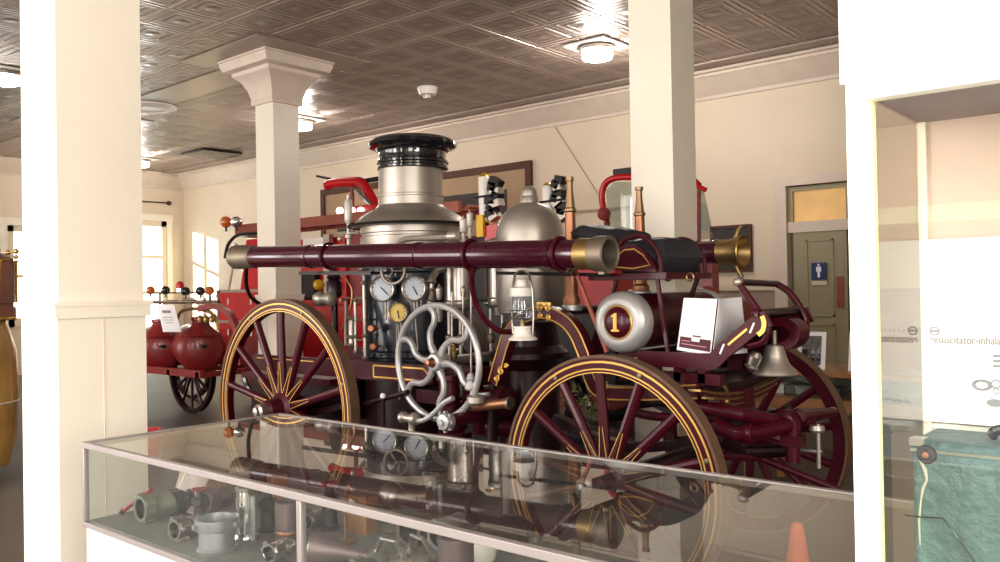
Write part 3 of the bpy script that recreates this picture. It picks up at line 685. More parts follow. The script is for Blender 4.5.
# driver's seat
b = MB(); Yn, Yfar = 3.45, 3.88
poly = [(612, 270), (611, 258), (616, 249), (624, 245), (633, 244), (642, 249), (650, 257), (655, 266), (656, 272)]
b.prism([at(x, y, Yn) for x, y in poly], (0, .025, 0), maroon); pp = [at(x, y, Yn) for x, y in poly]
b.prism([p+V((0, Yfar-Yn, 0)) for p in pp], (0, .025, 0), maroon)
e = [at(x, y, Yn-.003) for x, y in ((615, 267), (616, 257), (624, 250), (634, 249), (643, 255), (650, 265), (633, 268.5), (615, 267))]; b.tube(e, .004, gold, 5)
zs = at(640, 273, Yn).z
b.bb((-2.36, Yn, zs-.03), (-1.93, Yfar+.03, zs), maroon); part(b, 'seat_box', 'maroon seat box with gold line')
b = MB()
for Y in (Yn+.01, Yfar+.02):
    q = [at(x, y, Yn) for x, y in ((612, 258), (620, 243), (628, 238), (636, 235.5), (646, 239), (655, 249), (659, 260), (660, 272))]
    b.tube(bez([V((p.x, Y, p.z)) for p in q]), .011, maroon)
part(b, 'seat_arm_rail')
def cushion(c, d, m, rot=None, puff=.3, nx=10, ny=14, tuft=0):
    cx, cy, cz = c; q = MB(); vs = []; fs = []
    for side in (1, -1):
        for i in range(nx+1):
            for j in range(ny+1):
                u, v = i/nx*2-1, j/ny*2-1; e_ = (1-abs(u)**4)*(1-abs(v)**4); z = side*d[2]/2*(max(e_, 0)**.28)
                if tuft and side > 0: z -= tuft*(.5+.5*math.cos(v*PI*3.5))*(.5+.5*math.cos(u*PI*1.0))*e_
                p = V((u*d[0]/2, v*d[1]/2, z)); p = rot @ p if rot is not None else p; vs.append(p+V(c))
    n = (nx+1)*(ny+1)
    for side in (0, 1):
        for i in range(nx):
            for j in range(ny):
                a = side*n+i*(ny+1)+j; f_ = (a, a+ny+1, a+ny+2, a+1); fs.append(f_ if side == 0 else f_[::-1])
    q.add(vs, fs, m); return q
sz = zs+.07
q = cushion((-2.09, 3.68, sz+.005), (.27, .42, .20), leather, tuft=.03); part(q, 'seat_cushion', 'black leather seat cushion', ang=80)
q = cushion(at(614, 238, 3.72), (.20, .50, .12), leather, Matrix.Rotation(math.radians(12), 3, 'Y'), tuft=.02); part(q, 'seat_backrest', 'tufted black leather back roll', ang=80)
b = MB(); b.strap([at(657, 276, 3.5), at(668, 352, 3.5)], .008, .008, maroon); b.strap([at(699, 274, 3.85), at(690, 300, 3.85)], .008, .01, maroon_d); b.tube(bez([at(613, 274, 3.5), at(616, 282, 3.5), at(612, 295, 3.5)]), .009, maroon_d)
for x in (668, 690): b.torus(at(x, 277, 3.6), (0, 1, 0), .018, .005, brass, 16, 6)
part(b, 'seat_strut')

# transverse drum with silver face
dc = at(622, 322, 3.42); dr = .147
b = MB(); b.lathe([(.10, .02), (.133, .04), (.133, .80), (.10, .82)], dc, (0, 1, 0), maroon, 40); drum = part(b, 'drum', 'maroon cross drum')
for s, o_ in ((-1, dc+V((0, .03, 0))), (1, dc+V((0, .81, 0)))):
    q = MB(); q.lathe([(dr*.93, -.02), (dr, -.01), (dr, .02), (dr*.97, .045), (dr*.88, .062), (dr*.72, .072), (dr*.58, .070), (dr*.52, .062)], o_, (0, s, 0), silver_p, 48); tag(q.build('end_ring', drum), 'silver domed end ring')
    q = MB(); q.lathe([(dr*.54, .055), (dr*.54, .066), (dr*.50, .07)], o_, (0, s, 0), gold, 40, closed=False); q.lathe([(dr*.50, .068), (dr*.45, .078), (dr*.3, .088), (0, .092)], o_, (0, s, 0), maroon, 40, closed=False)
    cap = q.build('end_badge', drum, ang=60); 
    if s < 0:
        cap['label'] = 'maroon domed badge with gold numeral 1'
        z0 = .045; yb = o_.y-.0945; X_ = o_.x; C_ = dc.z
        one = [(-.022, -.042), (.022, -.042), (.022, -.035), (.010, -.032), (.010, .045), (.002, .045), (-.022, .030), (-.020, .024), (-.009, .028), (-.009, -.032), (-.022, -.035)]
        MB().prism([(X_+a, yb, C_+b_) for a, b_ in one], (0, .006, 0), gold).build('numeral', drum)
        q = MB(); 
        for sg in (-1, 1): q.sphere((X_+sg*.062, yb+.022, C_+.0), .006, gold, 8)
        q.build('badge_screws', drum)

# footboard, dash and arms
Y0, Y1 = 3.45, 3.90
def side(pts, n=5): return bez([at(x, y, Y0) for x, y in pts], n)
fb = side([(640, 350), (680, 353), (706, 355), (716, 350), (728, 338), (742, 325), (756, 314), (764, 309)])
b = MB(); k = len(fb); vs = []
for p in fb: vs += [V((p.x, Y0, p.z)), V((p.x, Y1, p.z))]
for p in fb: vs += [V((p.x, Y0, p.z-.012)), V((p.x, Y1, p.z-.012))]
fs = []
for i in range(k-1):
    fs += [(2*i, 2*i+1, 2*i+3, 2*i+2), (2*k+2*i, 2*k+2*i+2, 2*k+2*i+3, 2*k+2*i+1), (2*i, 2*i+2, 2*k+2*i+2, 2*k+2*i), (2*i+1, 2*k+2*i+1, 2*k+2*i+3, 2*i+3)]
fs += [(0, 2*k, 2*k+1, 1), (2*k-2, 2*k-1, 4*k-1, 4*k-2)]
b.add(vs, fs, blk); part(b, 'footboard', 'black curved footboard')
b = MB(); sp_ = side([(640, 358), (690, 360), (712, 362), (726, 350), (742, 337), (758, 324), (770, 318)])
for Y in (Y0-.012, Y1+.012): b.strap([V((p.x, Y, p.z)) for p in sp_], .012, .035, maroon)
g_ = [at(x, y, Y0-.027) for x, y in ((728, 345), (747, 329))]; b.strap(g_, .002, .005, gold)
for (x, y) in ((722, 349), (752, 328)): p = at(x, y, Y0-.026); b.strap([p-V((.01, 0, .022)), p+V((.01, 0, .022))], .002, .004, paper)
b.strap(bez([at(x, y, Y0-.03) for x, y in ((758, 335), (763, 330), (764, 322), (762, 316))]), .002, .010, gold)
part(b, 'dash_side', 'maroon dash side with gold dash')
b = MB()
near = bez([at(x, y, Y0) for x, y in ((738, 282), (748, 296), (758, 310), (766, 322), (768, 332), (762, 342), (748, 346))]); far = bez([at(x, y, Y1) for x, y in ((777, 284), (789, 292), (799, 305), (806, 322), (801, 337), (787, 347), (768, 350))])
b.tube(near, .014, maroon); b.tube(far, .016, maroon)
b.tube([at(738, 282, Y0), at(777, 284, Y1)], .015, maroon_d); b.tube([at(765, 314, Y0), at(798, 312, Y1)], .012, maroon_d)
b.sphere(at(738, 282, Y0-.0), .022, nickel_s, 12); b.sphere(at(756, 313, Y0-.02), .02, maroon, 10); b.sphere(at(756, 316, Y0-.04), .010, nickel, 8)
b.strap(bez([at(x, y, 3.7) for x, y in ((760, 330), (775, 322), (790, 322), (800, 330), (796, 342), (780, 347))]), .06, .02, maroon)
part(b, 'foot_rail', 'looped maroon foot rail')
# bell
bc = at(775, 372, 3.62)
b = MB(); zt_ = at(775, 344, 3.62).z; H = zt_-bc.z
b.lathe([(.092, -.012), (.096, -.006), (.088, .012), (.064, .035), (.050, .07), (.044, H-.025), (.036, H-.006), (.012, H)], (bc.x, bc.y, bc.z), (0, 0, 1), nickel_s, 36, closed=False)
b.lathe([(.088, -.008), (.058, .03), (.044, .07), (.038, H-.03), (0, H-.02)], (bc.x, bc.y, bc.z), (0, 0, 1), darkiron, 36, closed=False)
bell = part(b, 'bell', 'bright metal bell under the dash')
b = MB(); b.cyl((bc.x, bc.y, zt_-.005), (bc.x, bc.y, zt_+.06), .012, bronze).build('hanger', bell); b = MB(); b.tube([(bc.x, bc.y, bc.z+.06), (bc.x, bc.y, bc.z-.015)], .006, darkiron); b.sphere((bc.x, bc.y, bc.z-.018), .014, darkiron, 8); b.build('clapper', bell)
b = MB(); p = at(757, 352, 3.5); b.lathe([(.018, 0), (.03, .02), (.026, .06), (.034, .07), (.01, .09)], p, (-.4, 0, -1), nickel, 14); part(b, 'small_tap', 'small chrome tap beside the bell')

# front running gear
b = MB()
for Y in (3.47, 4.2):
    b.box((-1.93, Y, at(690, 378, 3.47).z), (.52, .05, .05), maroon).box((-1.93, Y, at(690, 368, 3.47).z+.055), (.52, .05, .03), maroon)
    for x in (-2.12, -2.0, -1.88, -1.76): b.box((x, Y, at(690, 372, 3.47).z), (.035, .05, .09), maroon)
b.box((-1.93, 3.83, .98), (.40, .75, .03), maroon_d)
part(b, 'front_frame', 'maroon front frame')
def leafspring(X, Ya, Yb, z, n, parent=None):
    q = MB()
    for i in range(n):
        f_ = 1-i*.13; ym = (Ya+Yb)/2; h_ = (Yb-Ya)/2*f_; q.strap(bez([(X, ym-h_, z+.05*f_*f_-i*.012), (X, ym-h_*.5, z+.012*f_*f_-i*.012), (X, ym, z-i*.012), (X, ym+h_*.5, z+.012*f_*f_-i*.012), (X, ym+h_, z+.05*f_*f_-i*.012)], 4), .03, .005, brass if i % 2 == 0 else maroon, upv=(1, 0, 0))
    q.box((X, (Ya+Yb)/2, z-n*.006), (.08, .09, n*.014+.02), maroon); return q
part(leafspring(-1.72, 3.30, 4.25, at(750, 395, 3.5).z-.02, 5), 'leaf_spring', 'maroon leaf spring with brass leaves')
b = MB()
for Y in (3.42, 4.3): b.strap(bez([(-2.55, Y, .80), (-2.35, Y, .73), (-2.12, Y, .70), (-1.9, Y, .73), (-1.7, Y, .80)]), .03, .02, maroon_d)
b.tube([(XF, 3.2, RF), (XF, 4.7, RF)], .04, maroon_d); part(b, 'front_axle')
b = MB(); b.torus((-2.05, 3.9, .82), (0, 0, 1), .30, .022, maroon, 40, 8); b.torus((-2.05, 3.9, .88), (0, 0, 1), .26, .018, maroon_d, 40, 8); part(b, 'fifth_wheel')
b = MB(); a1 = at(741, 414, 3.5); a2 = at(788, 424, 3.75)
b.tube([a1-V((.2, 0, -.02)), a1, a2], .032, maroon); b.tube([at(715, 425, 3.45), at(735, 434, 3.45), at(760, 432, 3.55), at(788, 425, 3.7)], .034, maroon)
b.lathe([(.036, 0), (.045, .01), (.045, .04), (.036, .05)], at(742, 433, 3.5), (1, .1, 0), maroon, 16)
b.lathe([(.045, 0), (.06, .01), (.06, .05), (.04, .06), (.04, .12), (.055, .13), (.055, .17), (.03, .18)], at(790, 424, 3.7)-V((.04, 0, 0)), (.3, 1, 0), maroon, 18)
b.cyl(at(793, 420, 3.72), at(793, 462, 3.72), .032, maroon); b.box(at(793, 440, 3.72), (.09, .07, .05), maroon)
b.tube([at(800, 416, 3.75), at(818, 414, 3.95), at(834, 412, 4.1)], [.03, .028, .02], maroon); b.sphere(at(833, 412, 4.1), .024, chrome, 10)
b.tube([at(715, 456, 3.6), at(760, 458, 3.85), at(838, 490, 3.9)], .018, maroon)
b.tube([at(720, 440, 3.7), at(745, 452, 3.8), at(800, 450, 3.9)], .03, maroon_d)
part(b, 'pole_gear', 'tangled maroon pole and steering gear')
b = MB(); b.cyl(at(818, 424, 3.8), at(819, 468, 3.8), .010, nickel_s); b.lathe([(.03, 0), (.036, .01), (.03, .03)], at(817, 432, 3.8), (0, 0, 1), nickel_s, 12); b.tube([at(800, 450, 3.8), at(822, 452, 3.8)], .008, nickel_s); part(b, 'king_pin', 'thin silver pin')
b = MB(); b.tube(bez([at(716, 378, 3.5), at(726, 390, 3.55), at(728, 402, 3.6)]), .01, brass); b.sphere(at(727, 402, 3.55), .015, brass, 8); part(b, 'brass_tap')

# nozzles standing on the frame
def nozzle(px, yt, yb, Y, lab):
    T = at(px, yt, Y); B = at(px, yb, Y); H = T.z-B.z
    t = thing('play_pipe_nozzle', (T.x, Y, B.z), lab, 'nozzle', 'copper nozzles on the engine')
    q = MB(); q.lathe([(.050, 0), (.052, .02), (.046, .03), (.046, .06), (.034, H*.12), (.03, H*.5), (.026, H*.74)], (T.x, Y, B.z), (0, 0, 1), copper, 24); q.build('pipe', t)
    q = MB(); q.lathe([(.027, H*.735), (.033, H*.745), (.033, H*.76), (.026, H*.77), (.024, H*.80), (.017, H*.90), (.017, H*.965), (.022, H*.97), (.022, H), (.012, H)], (T.x, Y, B.z), (0, 0, 1), tipm, 24); tag(q.build('tip', t), 'brass nozzle tip')
    q = MB(); q.lathe([(.05, 0), (.056, .004), (.056, .03), (.05, .034)], (T.x, Y, B.z-.0), (0, 0, 1), silver_p, 24); q.build('base_ring', t)
nozzle(569.5, 177, 311, 3.62, 'copper play pipe nozzle standing upright left of the seat, near the silver dome'); nozzle(639, 187, 297, 4.05, 'copper play pipe nozzle standing upright behind the black leather seat')

# lantern
lb = at(523, 340, 3.32); lt = at(523, 273, 3.32); H = lt.z-lb.z; lx = lb.x
t = thing('lantern', (lx, 3.32, lb.z), 'white metal hand lantern with glass globe hanging before the gold striped arch', 'lantern')
q = MB(); q.lathe([(.072, 0), (.074, .008), (.055, .02), (.048, .03), (.045, .055), (.05, .06), (.05, .07)], (lx, 3.32, lb.z), (0, 0, 1), white_p, 28); q.build('base', t)
q = MB(); q.lathe([(.045, .07), (.056, .10), (.060, .15), (.056, .20), (.050, .225)], (lx, 3.32, lb.z), (0, 0, 1), G_lan, 28, closed=False); q.build('globe', t)
q = MB(); q.lathe([(.062, .22), (.064, .225), (.062, .262), (.03, .27), (.028, .30), (.034, .305), (.02, .315)], (lx, 3.32, lb.z), (0, 0, 1), white_p, 28); q.build('top', t)
q = MB()
for sg in (-1, 1): q.tube([(lx+.064*sg, 3.32, lb.z+.03), (lx+.07*sg, 3.32, lb.z+.12), (lx+.066*sg, 3.32, lb.z+.25), (lx+.045*sg, 3.32, lb.z+.33), (lx+.02*sg, 3.32, lb.z+.345)], .006, nickel, 6)
q.torus((lx, 3.32, lb.z+.15), (0, 0, 1), .067, .003, nickel, 24, 5); q.torus((lx, 3.32, lb.z+.11), (0, 0, 1), .067, .003, nickel, 24, 5)
q.tube([(lx-.02, 3.32, lb.z+.345), (lx, 3.32, lb.z+.35), (lx+.02, 3.32, lb.z+.345)], .006, nickel, 6); q.build('wire_guard', t)
q = MB(); q.lathe([(.014, .07), (.012, .10), (.004, .115)], (lx, 3.32, lb.z), (0, 0, 1), brass, 12); q.build('burner', t)

# placard standing on the footboard
zb = at(700, 352, 3.55)
t = thing('information_placard', (zb.x, 3.6, zb.z), 'folded white information card standing on the engine footboard', 'placard')
A = [at(677, 350, 3.47), at(711, 356, 3.47), at(717.5, 299, 3.56), at(684, 298, 3.56)]
def slab(pts, th, m):
    n = (pts[1]-pts[0]).cross(pts[2]-pts[0]).normalized(); return MB().prism(pts, n*th, m)
tag(slab(A, .003, paper).build('front_panel', t), 'white front panel with pale text')
Bp = [A[1]+V((.004, .004, 0)), at(747, 353, 3.78), at(741, 297, 3.78), A[2]+V((.004, .004, 0))]
slab(Bp, .003, paper).build('back_panel', t)
def onA(u, v): return A[0]*(1-u)*(1-v)+A[1]*u*(1-v)+A[2]*u*v+A[3]*(1-u)*v
nA = (A[1]-A[0]).cross(A[2]-A[0]).normalized(); nA = nA if nA.y < 0 else -nA
def strip(u0, u1, v0, v1, m, q, off=.005): q.quad([onA(a, b_)+nA*off for a, b_ in ((u0, v0), (u1, v0), (u1, v1), (u0, v1))], m)
q = MB(); strip(.06, .96, .06, .26, darkprint, q); strip(.40, .64, .20, .26, paper, q, .006); strip(.42, .66, .285, .31, darkprint, q)
for v, u0, u1 in ((.12, .12, .86), (.18, .12, .36)): strip(u0, u1, v, v+.018, mat('pink_print', (.55, .25, .33), .7) if 'pink_print' not in MATS else MATS['pink_print'], q, .006)
for i, (u0, u1) in enumerate(((.35, .72), (.3, .78), (.4, .66), (.3, .76), (.38, .7), (.45, .6), (.3, .75), (.36, .7))): strip(u0, u1, .90-i*.065, .905-i*.065, palink, q)
q.build('printed_text', t)
# ------------------------------------------------------------------ glass display case in the foreground
CX0, CX1, CY0, CY1, CZ = -2.69, .25, 1.153, 1.882, 1.0
zr_ = at(81, 526, CY0).z
R_ = .017
case = thing('display_case', ((CX0+CX1)/2, (CY0+CY1)/2, 0), 'long glass-topped display case with metal rails and white base in front of the engine', 'display case')
MB().bb((CX0+.01, CY0+.01, .08), (CX1-.01, CY1-.01, zr_), casewh).build('base', case)
MB().bb((CX0+.05, CY0+.05, 0), (CX1-.05, CY1-.05, .08), darkiron).build('plinth', case)
def rail(lo, hi, nm='rail'): MB().bb(lo, hi, alum).build(nm, case, bevel=.002)
for z0, z1 in ((CZ-R_*1.1, CZ), (zr_, zr_+.016)):
    rail((CX0, CY0, z0), (CX1, CY0+R_, z1)); rail((CX0, CY1-R_, z0), (CX1, CY1, z1))
    rail((CX0, CY0+R_, z0), (CX0+R_, CY1-R_, z1)); rail((CX1-R_, CY0+R_, z0), (CX1, CY1-R_, z1))
xm = at(300, 530, CY0+.005).x; xb = at(508, 490, CY1-.005).x
for x, y in ((CX0, CY0), (CX1-R_, CY0), (CX0, CY1-R_), (CX1-R_, CY1-R_), (xm-.008, CY0), (xb-.012, CY1-R_)):
    rail((x, y, zr_+.016), (x+R_, y+R_, CZ-R_*1.1), 'post')
MB().quad([(CX0+R_, CY0+R_, CZ-.003), (CX1-R_, CY0+R_, CZ-.003), (CX1-R_, CY1-R_, CZ-.003), (CX0+R_, CY1-R_, CZ-.003)], G_top).build('top_pane', case)
for (a, b_) in (((CX0, CY0+.008), (CX1, CY0+.008)), ((CX0, CY1-.008), (CX1, CY1-.008)), ((CX0+.008, CY0), (CX0+.008, CY1))):
    MB().quad([(a[0], a[1], zr_+.016), (b_[0], b_[1], zr_+.016), (b_[0], b_[1], CZ-.018), (a[0], a[1], CZ-.018)], G_case).build('side_pane', case)
ZD = zr_+.018
MB().bb((CX0+R_, CY0+R_, zr_), (CX1-R_, CY1-R_, ZD), mat('grey_felt', (.22, .22, .20), .9, 0, var=.15, nscale=60)).build('display_deck', case)

# objects in the case -------------------------------------------------------
def exhibit(name, label, cat, builder, px, Y, rot=0, scl=1, group=None):
    scl = scl if isinstance(scl, tuple) else (scl,)*3
    p = at(px, 540, Y); base = V((p.x, Y, ZD)); Rm = Matrix.Translation(base) @ Matrix.Rotation(math.radians(rot), 4, 'Z') @ Matrix.Diagonal((*scl, 1))
    parts = builder(); t = thing(name, base, label, cat, group)
    for nm, q in parts:
        q.xf(Rm); q.build(nm, t)
    return t
def up(prof, m, n=28, mats=None): return MB().lathe(prof, (0, 0, 0), (0, 0, 1), m, n, mats=mats)
def chrome_nozzle():
    return [('pipe', up([(.040, 0), (.042, .006), (.040, .02), (.034, .03), (.032, .10), (.028, .20), (.027, .215)], chrome)), ('tip', up([(.029, .213), (.031, .216), (.031, .232), (.026, .236), (.021, .236), (.020, .21)], nickel)), ('inner_tube', MB().lathe([(.010, 0), (.010, .20)], (.045, .0, 0), (0, 0, 1), greym, 14))]
def wide_coupling():
    q = up([(.052, 0), (.054, .01), (.048, .02), (.048, .085), (.056, .09), (.058, .105), (.058, .135), (.052, .138), (.047, .136), (.044, .09), (.04, .03), (0, .03)], greym, 36)
    l = MB()
    for i in range(3):
        a = i*2.1+.4; l.box((.058*math.cos(a), .058*math.sin(a), .112), (.02, .014, .02), greym, Matrix.Rotation(a, 3, 'Z'))
    return [('body', q), ('lugs', l)]
def side_coupling(m1, m2, r, L):
    def f():
        z = r*1.05
        a = MB().lathe([(r*.76, .03), (r*.78, -.0), (r, 0), (r, .035), (r*.8, .045), (r*.78, L*.5), (r*.9, L*.55), (r*.9, L*.8), (r*.5, L), (0, L)], (0, 0, z), (0, 1, 0), m1, 30)
        b_ = MB().lathe([(r*.77, .006), (r*.74, .02), (0, .024)], (0, -.002, z), (0, 1, 0), m2, 30, closed=False)
        c = MB()
        for i in range(4):
            t = i*PI/2+.5; c.box((r*math.cos(t), .018, z+r*math.sin(t)*.94), (.016, .03, .016), m1, Matrix.Rotation(-t, 3, 'Y'))
        return [('body', a), ('mouth', b_), ('lugs', c)]
    return f
def horn():
    q = MB().lathe([(.045, 0), (.052, .004), (.05, .02), (.038, .05), (.022, .11), (.015, .19), (.018, .195), (.018, .215)], (0, 0, .056), (1, .15, -.06), purpm, 28); r = MB().torus((0, 0, .056), (1, .15, -.06), .050, .004, nickel, 30, 6); return [('horn', q), ('rim', r)]
def stick():
    return [('rod', MB().tube([(-.07, 0, .012), (.07, .05, .10)], .008, redd)), ('ferrule', MB().tube([(-.075, -.002, .009), (-.062, .002, .017)], .0095, maroon_d))]
def pouch():
    b_ = MB(); n = 8; vs = []; 
    for side in (0, .006):
        for i in range(n+1):
            for j in range(n+1): vs.append((.13*(i/n-.5), .03*math.sin(i*.9)*.3+side+.06*(j/n), .005+.12*j/n+.006*math.sin(i*1.3+j)))
    fs = []; k = (n+1)**2
    for i in range(n):
        for j in range(n): a = i*(n+1)+j; fs += [(a, a+1, a+n+2, a+n+1), (k+a, k+a+n+1, k+a+n+2, k+a+1)]
    b_.add(vs, fs, mat('pale_pink_hide', (.48, .38, .34), .55, 0, var=.15) if 'pale_pink_hide' not in MATS else MATS['pale_pink_hide'])
    st = MB().tube([(-.05, .0, .0), (-.04, .02, .06), (-.02, .045, .13)], .003, cream, 6); return [('sheet', b_), ('string', st)]
def woodblock():
    return [('box', MB().box((0, 0, .06), (.09, .05, .12), woodo).box((0, 0, .123), (.096, .056, .008), woodd)), ('latch', MB().box((0, -.028, .10), (.016, .006, .02), brass))]
def gear_valve():
    q = MB().lathe([(.035, 0), (.04, .01), (.03, .02), (.026, .08), (.036, .09), (.036, .12), (.02, .13), (.012, .16)], (0, 0, 0), (0, 0, 1), darkiron, 20); w_ = MB().torus((0, 0, .165), (0, 0, 1), .035, .005, redd, 24, 6); 
    for i in range(3): a = i*PI/3; w_.tube([(-.035*math.cos(a), -.035*math.sin(a), .165), (.035*math.cos(a), .035*math.sin(a), .165)], .003, redd, 6)
    return [('body', q), ('handwheel', w_)]
def flat_fitting():
    q = MB().lathe([(.03, 0), (.036, .005), (.036, .03), (.024, .04), (.024, .10), (.034, .11), (.034, .13)], (-.06, 0, .04), (1, 0, .05), nickel, 22); h_ = MB().tube([(-.04, 0, .07), (0, -.02, .12), (.05, -.02, .12), (.07, 0, .07)], .007, nickel, 8); return [('barrel', q), ('handle', h_)]
def tube_stand():
    return [('cylinder', up([(.042, 0), (.044, .004), (.044, .14), (.046, .15), (.046, .165), (.038, .168), (.036, .02), (0, .02)], purpm)), ('band', up([(.0455, .05), (.0465, .052), (.0465, .062), (.0455, .064)], copper))]
def hook_rod():
    return [('rod', MB().tube(bez([(0, 0, 0), (0, 0, .10), (.004, 0, .16), (.02, 0, .185), (.04, 0, .175)]), .006, copper, 8)), ('foot', up([(.03, 0), (.03, .008), (.01, .014)], brass))]
def bell_nozzle():
    return [('barrel', MB().lathe([(.02, 0), (.018, .05), (.014, .12), (.018, .125), (.018, .14)], (0, 0, .10), (1, -.1, .12), bronze, 18)), ('head', MB().sphere((-.005, 0, .10), .040, nickel, 20)), ('foot', up([(.035, 0), (.036, .006), (.014, .02), (.014, .08)], nickel))]
def lampglobe(): return [('socket', up([(.03, 0), (.034, .01), (.034, .04), (.024, .05)], brass)), ('globe', up([(.022, .05), (.04, .07), (.045, .10), (.035, .13), (.0, .145)], white_p))]
EX = [
 ('chrome_nozzle', 'tall chrome nozzle standing upright in the glass case', 'nozzle', chrome_nozzle, 246, 1.36, 0, (.9, .9, .62)),
 ('wide_coupling', 'wide grey cast coupling open at the top, left of the tall chrome nozzle', 'coupling', wide_coupling, 217, 1.245, 0, (.98, .98, .66)),
 ('hose_coupling', 'white-silver coupling with dark mouth lying at the front left of the case', 'coupling', side_coupling(nickel, darkiron, .030, .10), 174, 1.215, 5, 1),
 ('hose_coupling', 'grey-green bronze coupling with open mouth beside the red stick', 'coupling', side_coupling(greenish, darkiron, .040, .15), 140, 1.25, 0, 1),
 ('hose_coupling', 'second grey-green coupling behind the pale pink sheet', 'coupling', side_coupling(greenish, darkiron, .034, .13), 190, 1.46, 5, 1),
 ('red_stick', 'dull red stick leaning at the far left of the glass case', 'stick', stick, 129, 1.25, -10, .95),
 ('leather_pouch', 'crumpled pale pink sheet with string in the left of the glass case', 'pouch', pouch, 180, 1.38, 10, .95),
 ('wooden_box', 'small brown wooden box behind the wide grey coupling', 'box', woodblock, 218, 1.52, 15, .9),
 ('wooden_box', 'small orange wooden box right of the tall chrome nozzle', 'box', woodblock, 278, 1.62, -20, .9),
 ('gate_valve', 'dark iron valve with red handwheel right of the tall chrome nozzle', 'valve', gear_valve, 268, 1.44, 0, .75),
 ('standing_tube', 'purple-brown metal tube just left of the case middle post', 'tube', tube_stand, 288, 1.38, 0, .75),
 ('hose_coupling', 'chrome coupling lying low between chrome nozzle and middle post', 'coupling', side_coupling(chrome, darkiron, .026, .09), 268, 1.26, 10, 1),
 ('hose_coupling', 'dark grey coupling standing behind the chrome nozzle', 'coupling', side_coupling(darkiron, bronze, .036, .14), 236, 1.62, -30, 1),
 ('speaking_horn', 'purple-brown horn with silver rim lying right of the middle post', 'horn', horn, 316, 1.33, 12, .82),
 ('hook_rod', 'thin copper hook rod standing right of the middle post', 'hook', hook_rod, 346, 1.50, 0, .85),
 ('wooden_box', 'brown wooden box behind the copper hook rod', 'box', woodblock, 362, 1.60, 5, .9),
 ('gate_valve', 'dark iron valve with red handwheel behind the purple-brown horn', 'valve', gear_valve, 330, 1.56, 0, .8),
 ('hose_fitting', 'bright silver fitting with curved handle right of the purple-brown horn', 'fitting', flat_fitting, 386, 1.37, 8, .85),
 ('hose_fitting', 'second silver handled fitting further right in the case', 'fitting', flat_fitting, 418, 1.42, -8, .9),
 ('ball_nozzle', 'silver ball headed nozzle poking up in the middle of the case', 'nozzle', bell_nozzle, 394, 1.66, 10, 1),
 ('standing_tube', 'second purple-brown tube right of the silver fittings', 'tube', tube_stand, 456, 1.36, 0, .9),
 ('hose_coupling', 'dull bronze coupling behind the silver fittings', 'coupling', side_coupling(bronze, darkiron, .04, .14), 408, 1.58, 10, 1),
 ('hose_coupling', 'brass coupling at the lower edge in front of the silver fittings', 'coupling', side_coupling(brass, darkiron, .030, .10), 402, 1.25, 15, 1),
 ('hose_coupling', 'grey-green coupling between the horn and the silver fittings', 'coupling', side_coupling(greenish, darkiron, .034, .12), 356, 1.27, 10, 1),
 ('lamp_globe', 'white globe on a brass socket right of the second tube', 'globe', lampglobe, 482, 1.5, 0, .8),
 ('hose_coupling', 'grey coupling at the right part of the case near the lower edge', 'coupling', side_coupling(greym, darkiron, .04, .14), 440, 1.60, 15, 1),
 ('hose_coupling', 'large dark coupling at the back of the case under the long tube reflection', 'coupling', side_coupling(darkiron, greym, .045, .18), 470, 1.70, -70, 1),
 ('hose_coupling', 'dark iron coupling behind the pale pink sheet, near the left glass', 'coupling', side_coupling(darkiron, greym, .038, .12), 172, 1.345, 5, 1),
 ('gate_valve', 'small dark valve with red handwheel between pale pink sheet and grey coupling', 'valve', gear_valve, 200, 1.36, 0, .62),
 ('hose_coupling', 'purple-brown coupling left behind the wide grey coupling', 'coupling', side_coupling(purpm, darkiron, .032, .12), 205, 1.44, 10, 1),
 ('hose_coupling', 'bright nickel coupling between the horn and the middle post', 'coupling', side_coupling(nickel, darkiron, .026, .09), 306, 1.5, 10, 1),
 ('hose_coupling', 'brass coupling behind the copper hook rod', 'coupling', side_coupling(brass, darkiron, .032, .12), 350, 1.66, 10, 1),
 ('chrome_nozzle', 'short chrome nozzle standing at the back right of the case', 'nozzle', chrome_nozzle, 432, 1.72, 0, (.8, .8, .7)),
]
for (nm, lab, cat, bl, px, Y, rot, scl) in EX: exhibit(nm, lab, cat, bl, px, Y, rot, scl)

# traffic cone seen through the case
cz = at(797, 523, 3.15)
t = thing('traffic_cone', (cz.x, cz.y, 0), 'orange traffic cone on the floor seen through the display case glass', 'cone')
MB().lathe([(.11, .02), (.10, .03), (.022, cz.z-.01), (.016, cz.z), (.010, cz.z), (.012, cz.z-.03)], (cz.x, cz.y, 0), (0, 0, 1), orange, 32).build('cone_body', t)
MB().box((cz.x, cz.y, .011), (.27, .27, .022), orange).build('foot', t, bevel=.006)

# ------------------------------------------------------------------ white glazed cabinet at the right
KY0, KY1 = .86, 1.13
kx = at(850, 300, KY0).x; kxi = at(868.5, 300, KY0).x; KW = kxi-kx; kz = at(866, 99, KY0).z; KX1 = kx+.85
kjl = at(845, 85, KY0).z
cab = thing('glass_cabinet', ((kx+KX1)/2, (KY0+KY1)/2, 0), 'tall white cabinet with glass front holding a poster and teal case, right edge', 'cabinet')
MB().bb((kx-.004, KY0-.004, kjl), (KX1+.004, KY1+.004, 2.55), cabwh).build('header', cab)
MB().bb((kx, KY0, 0), (KX1, KY1, .62), cabwh).build('base', cab)
f = MB(); f.bb((kx, KY0, .62), (kxi, KY0+.02, kjl), cabwh).bb((KX1-KW, KY0, .62), (KX1, KY0+.02, kjl), cabwh).bb((kxi, KY0, kz), (KX1-KW, KY0+.02, kjl), cabwh).bb((kxi, KY0, .62), (KX1-KW, KY0+.02, .66), cabwh); f.build('door_frame', cab)
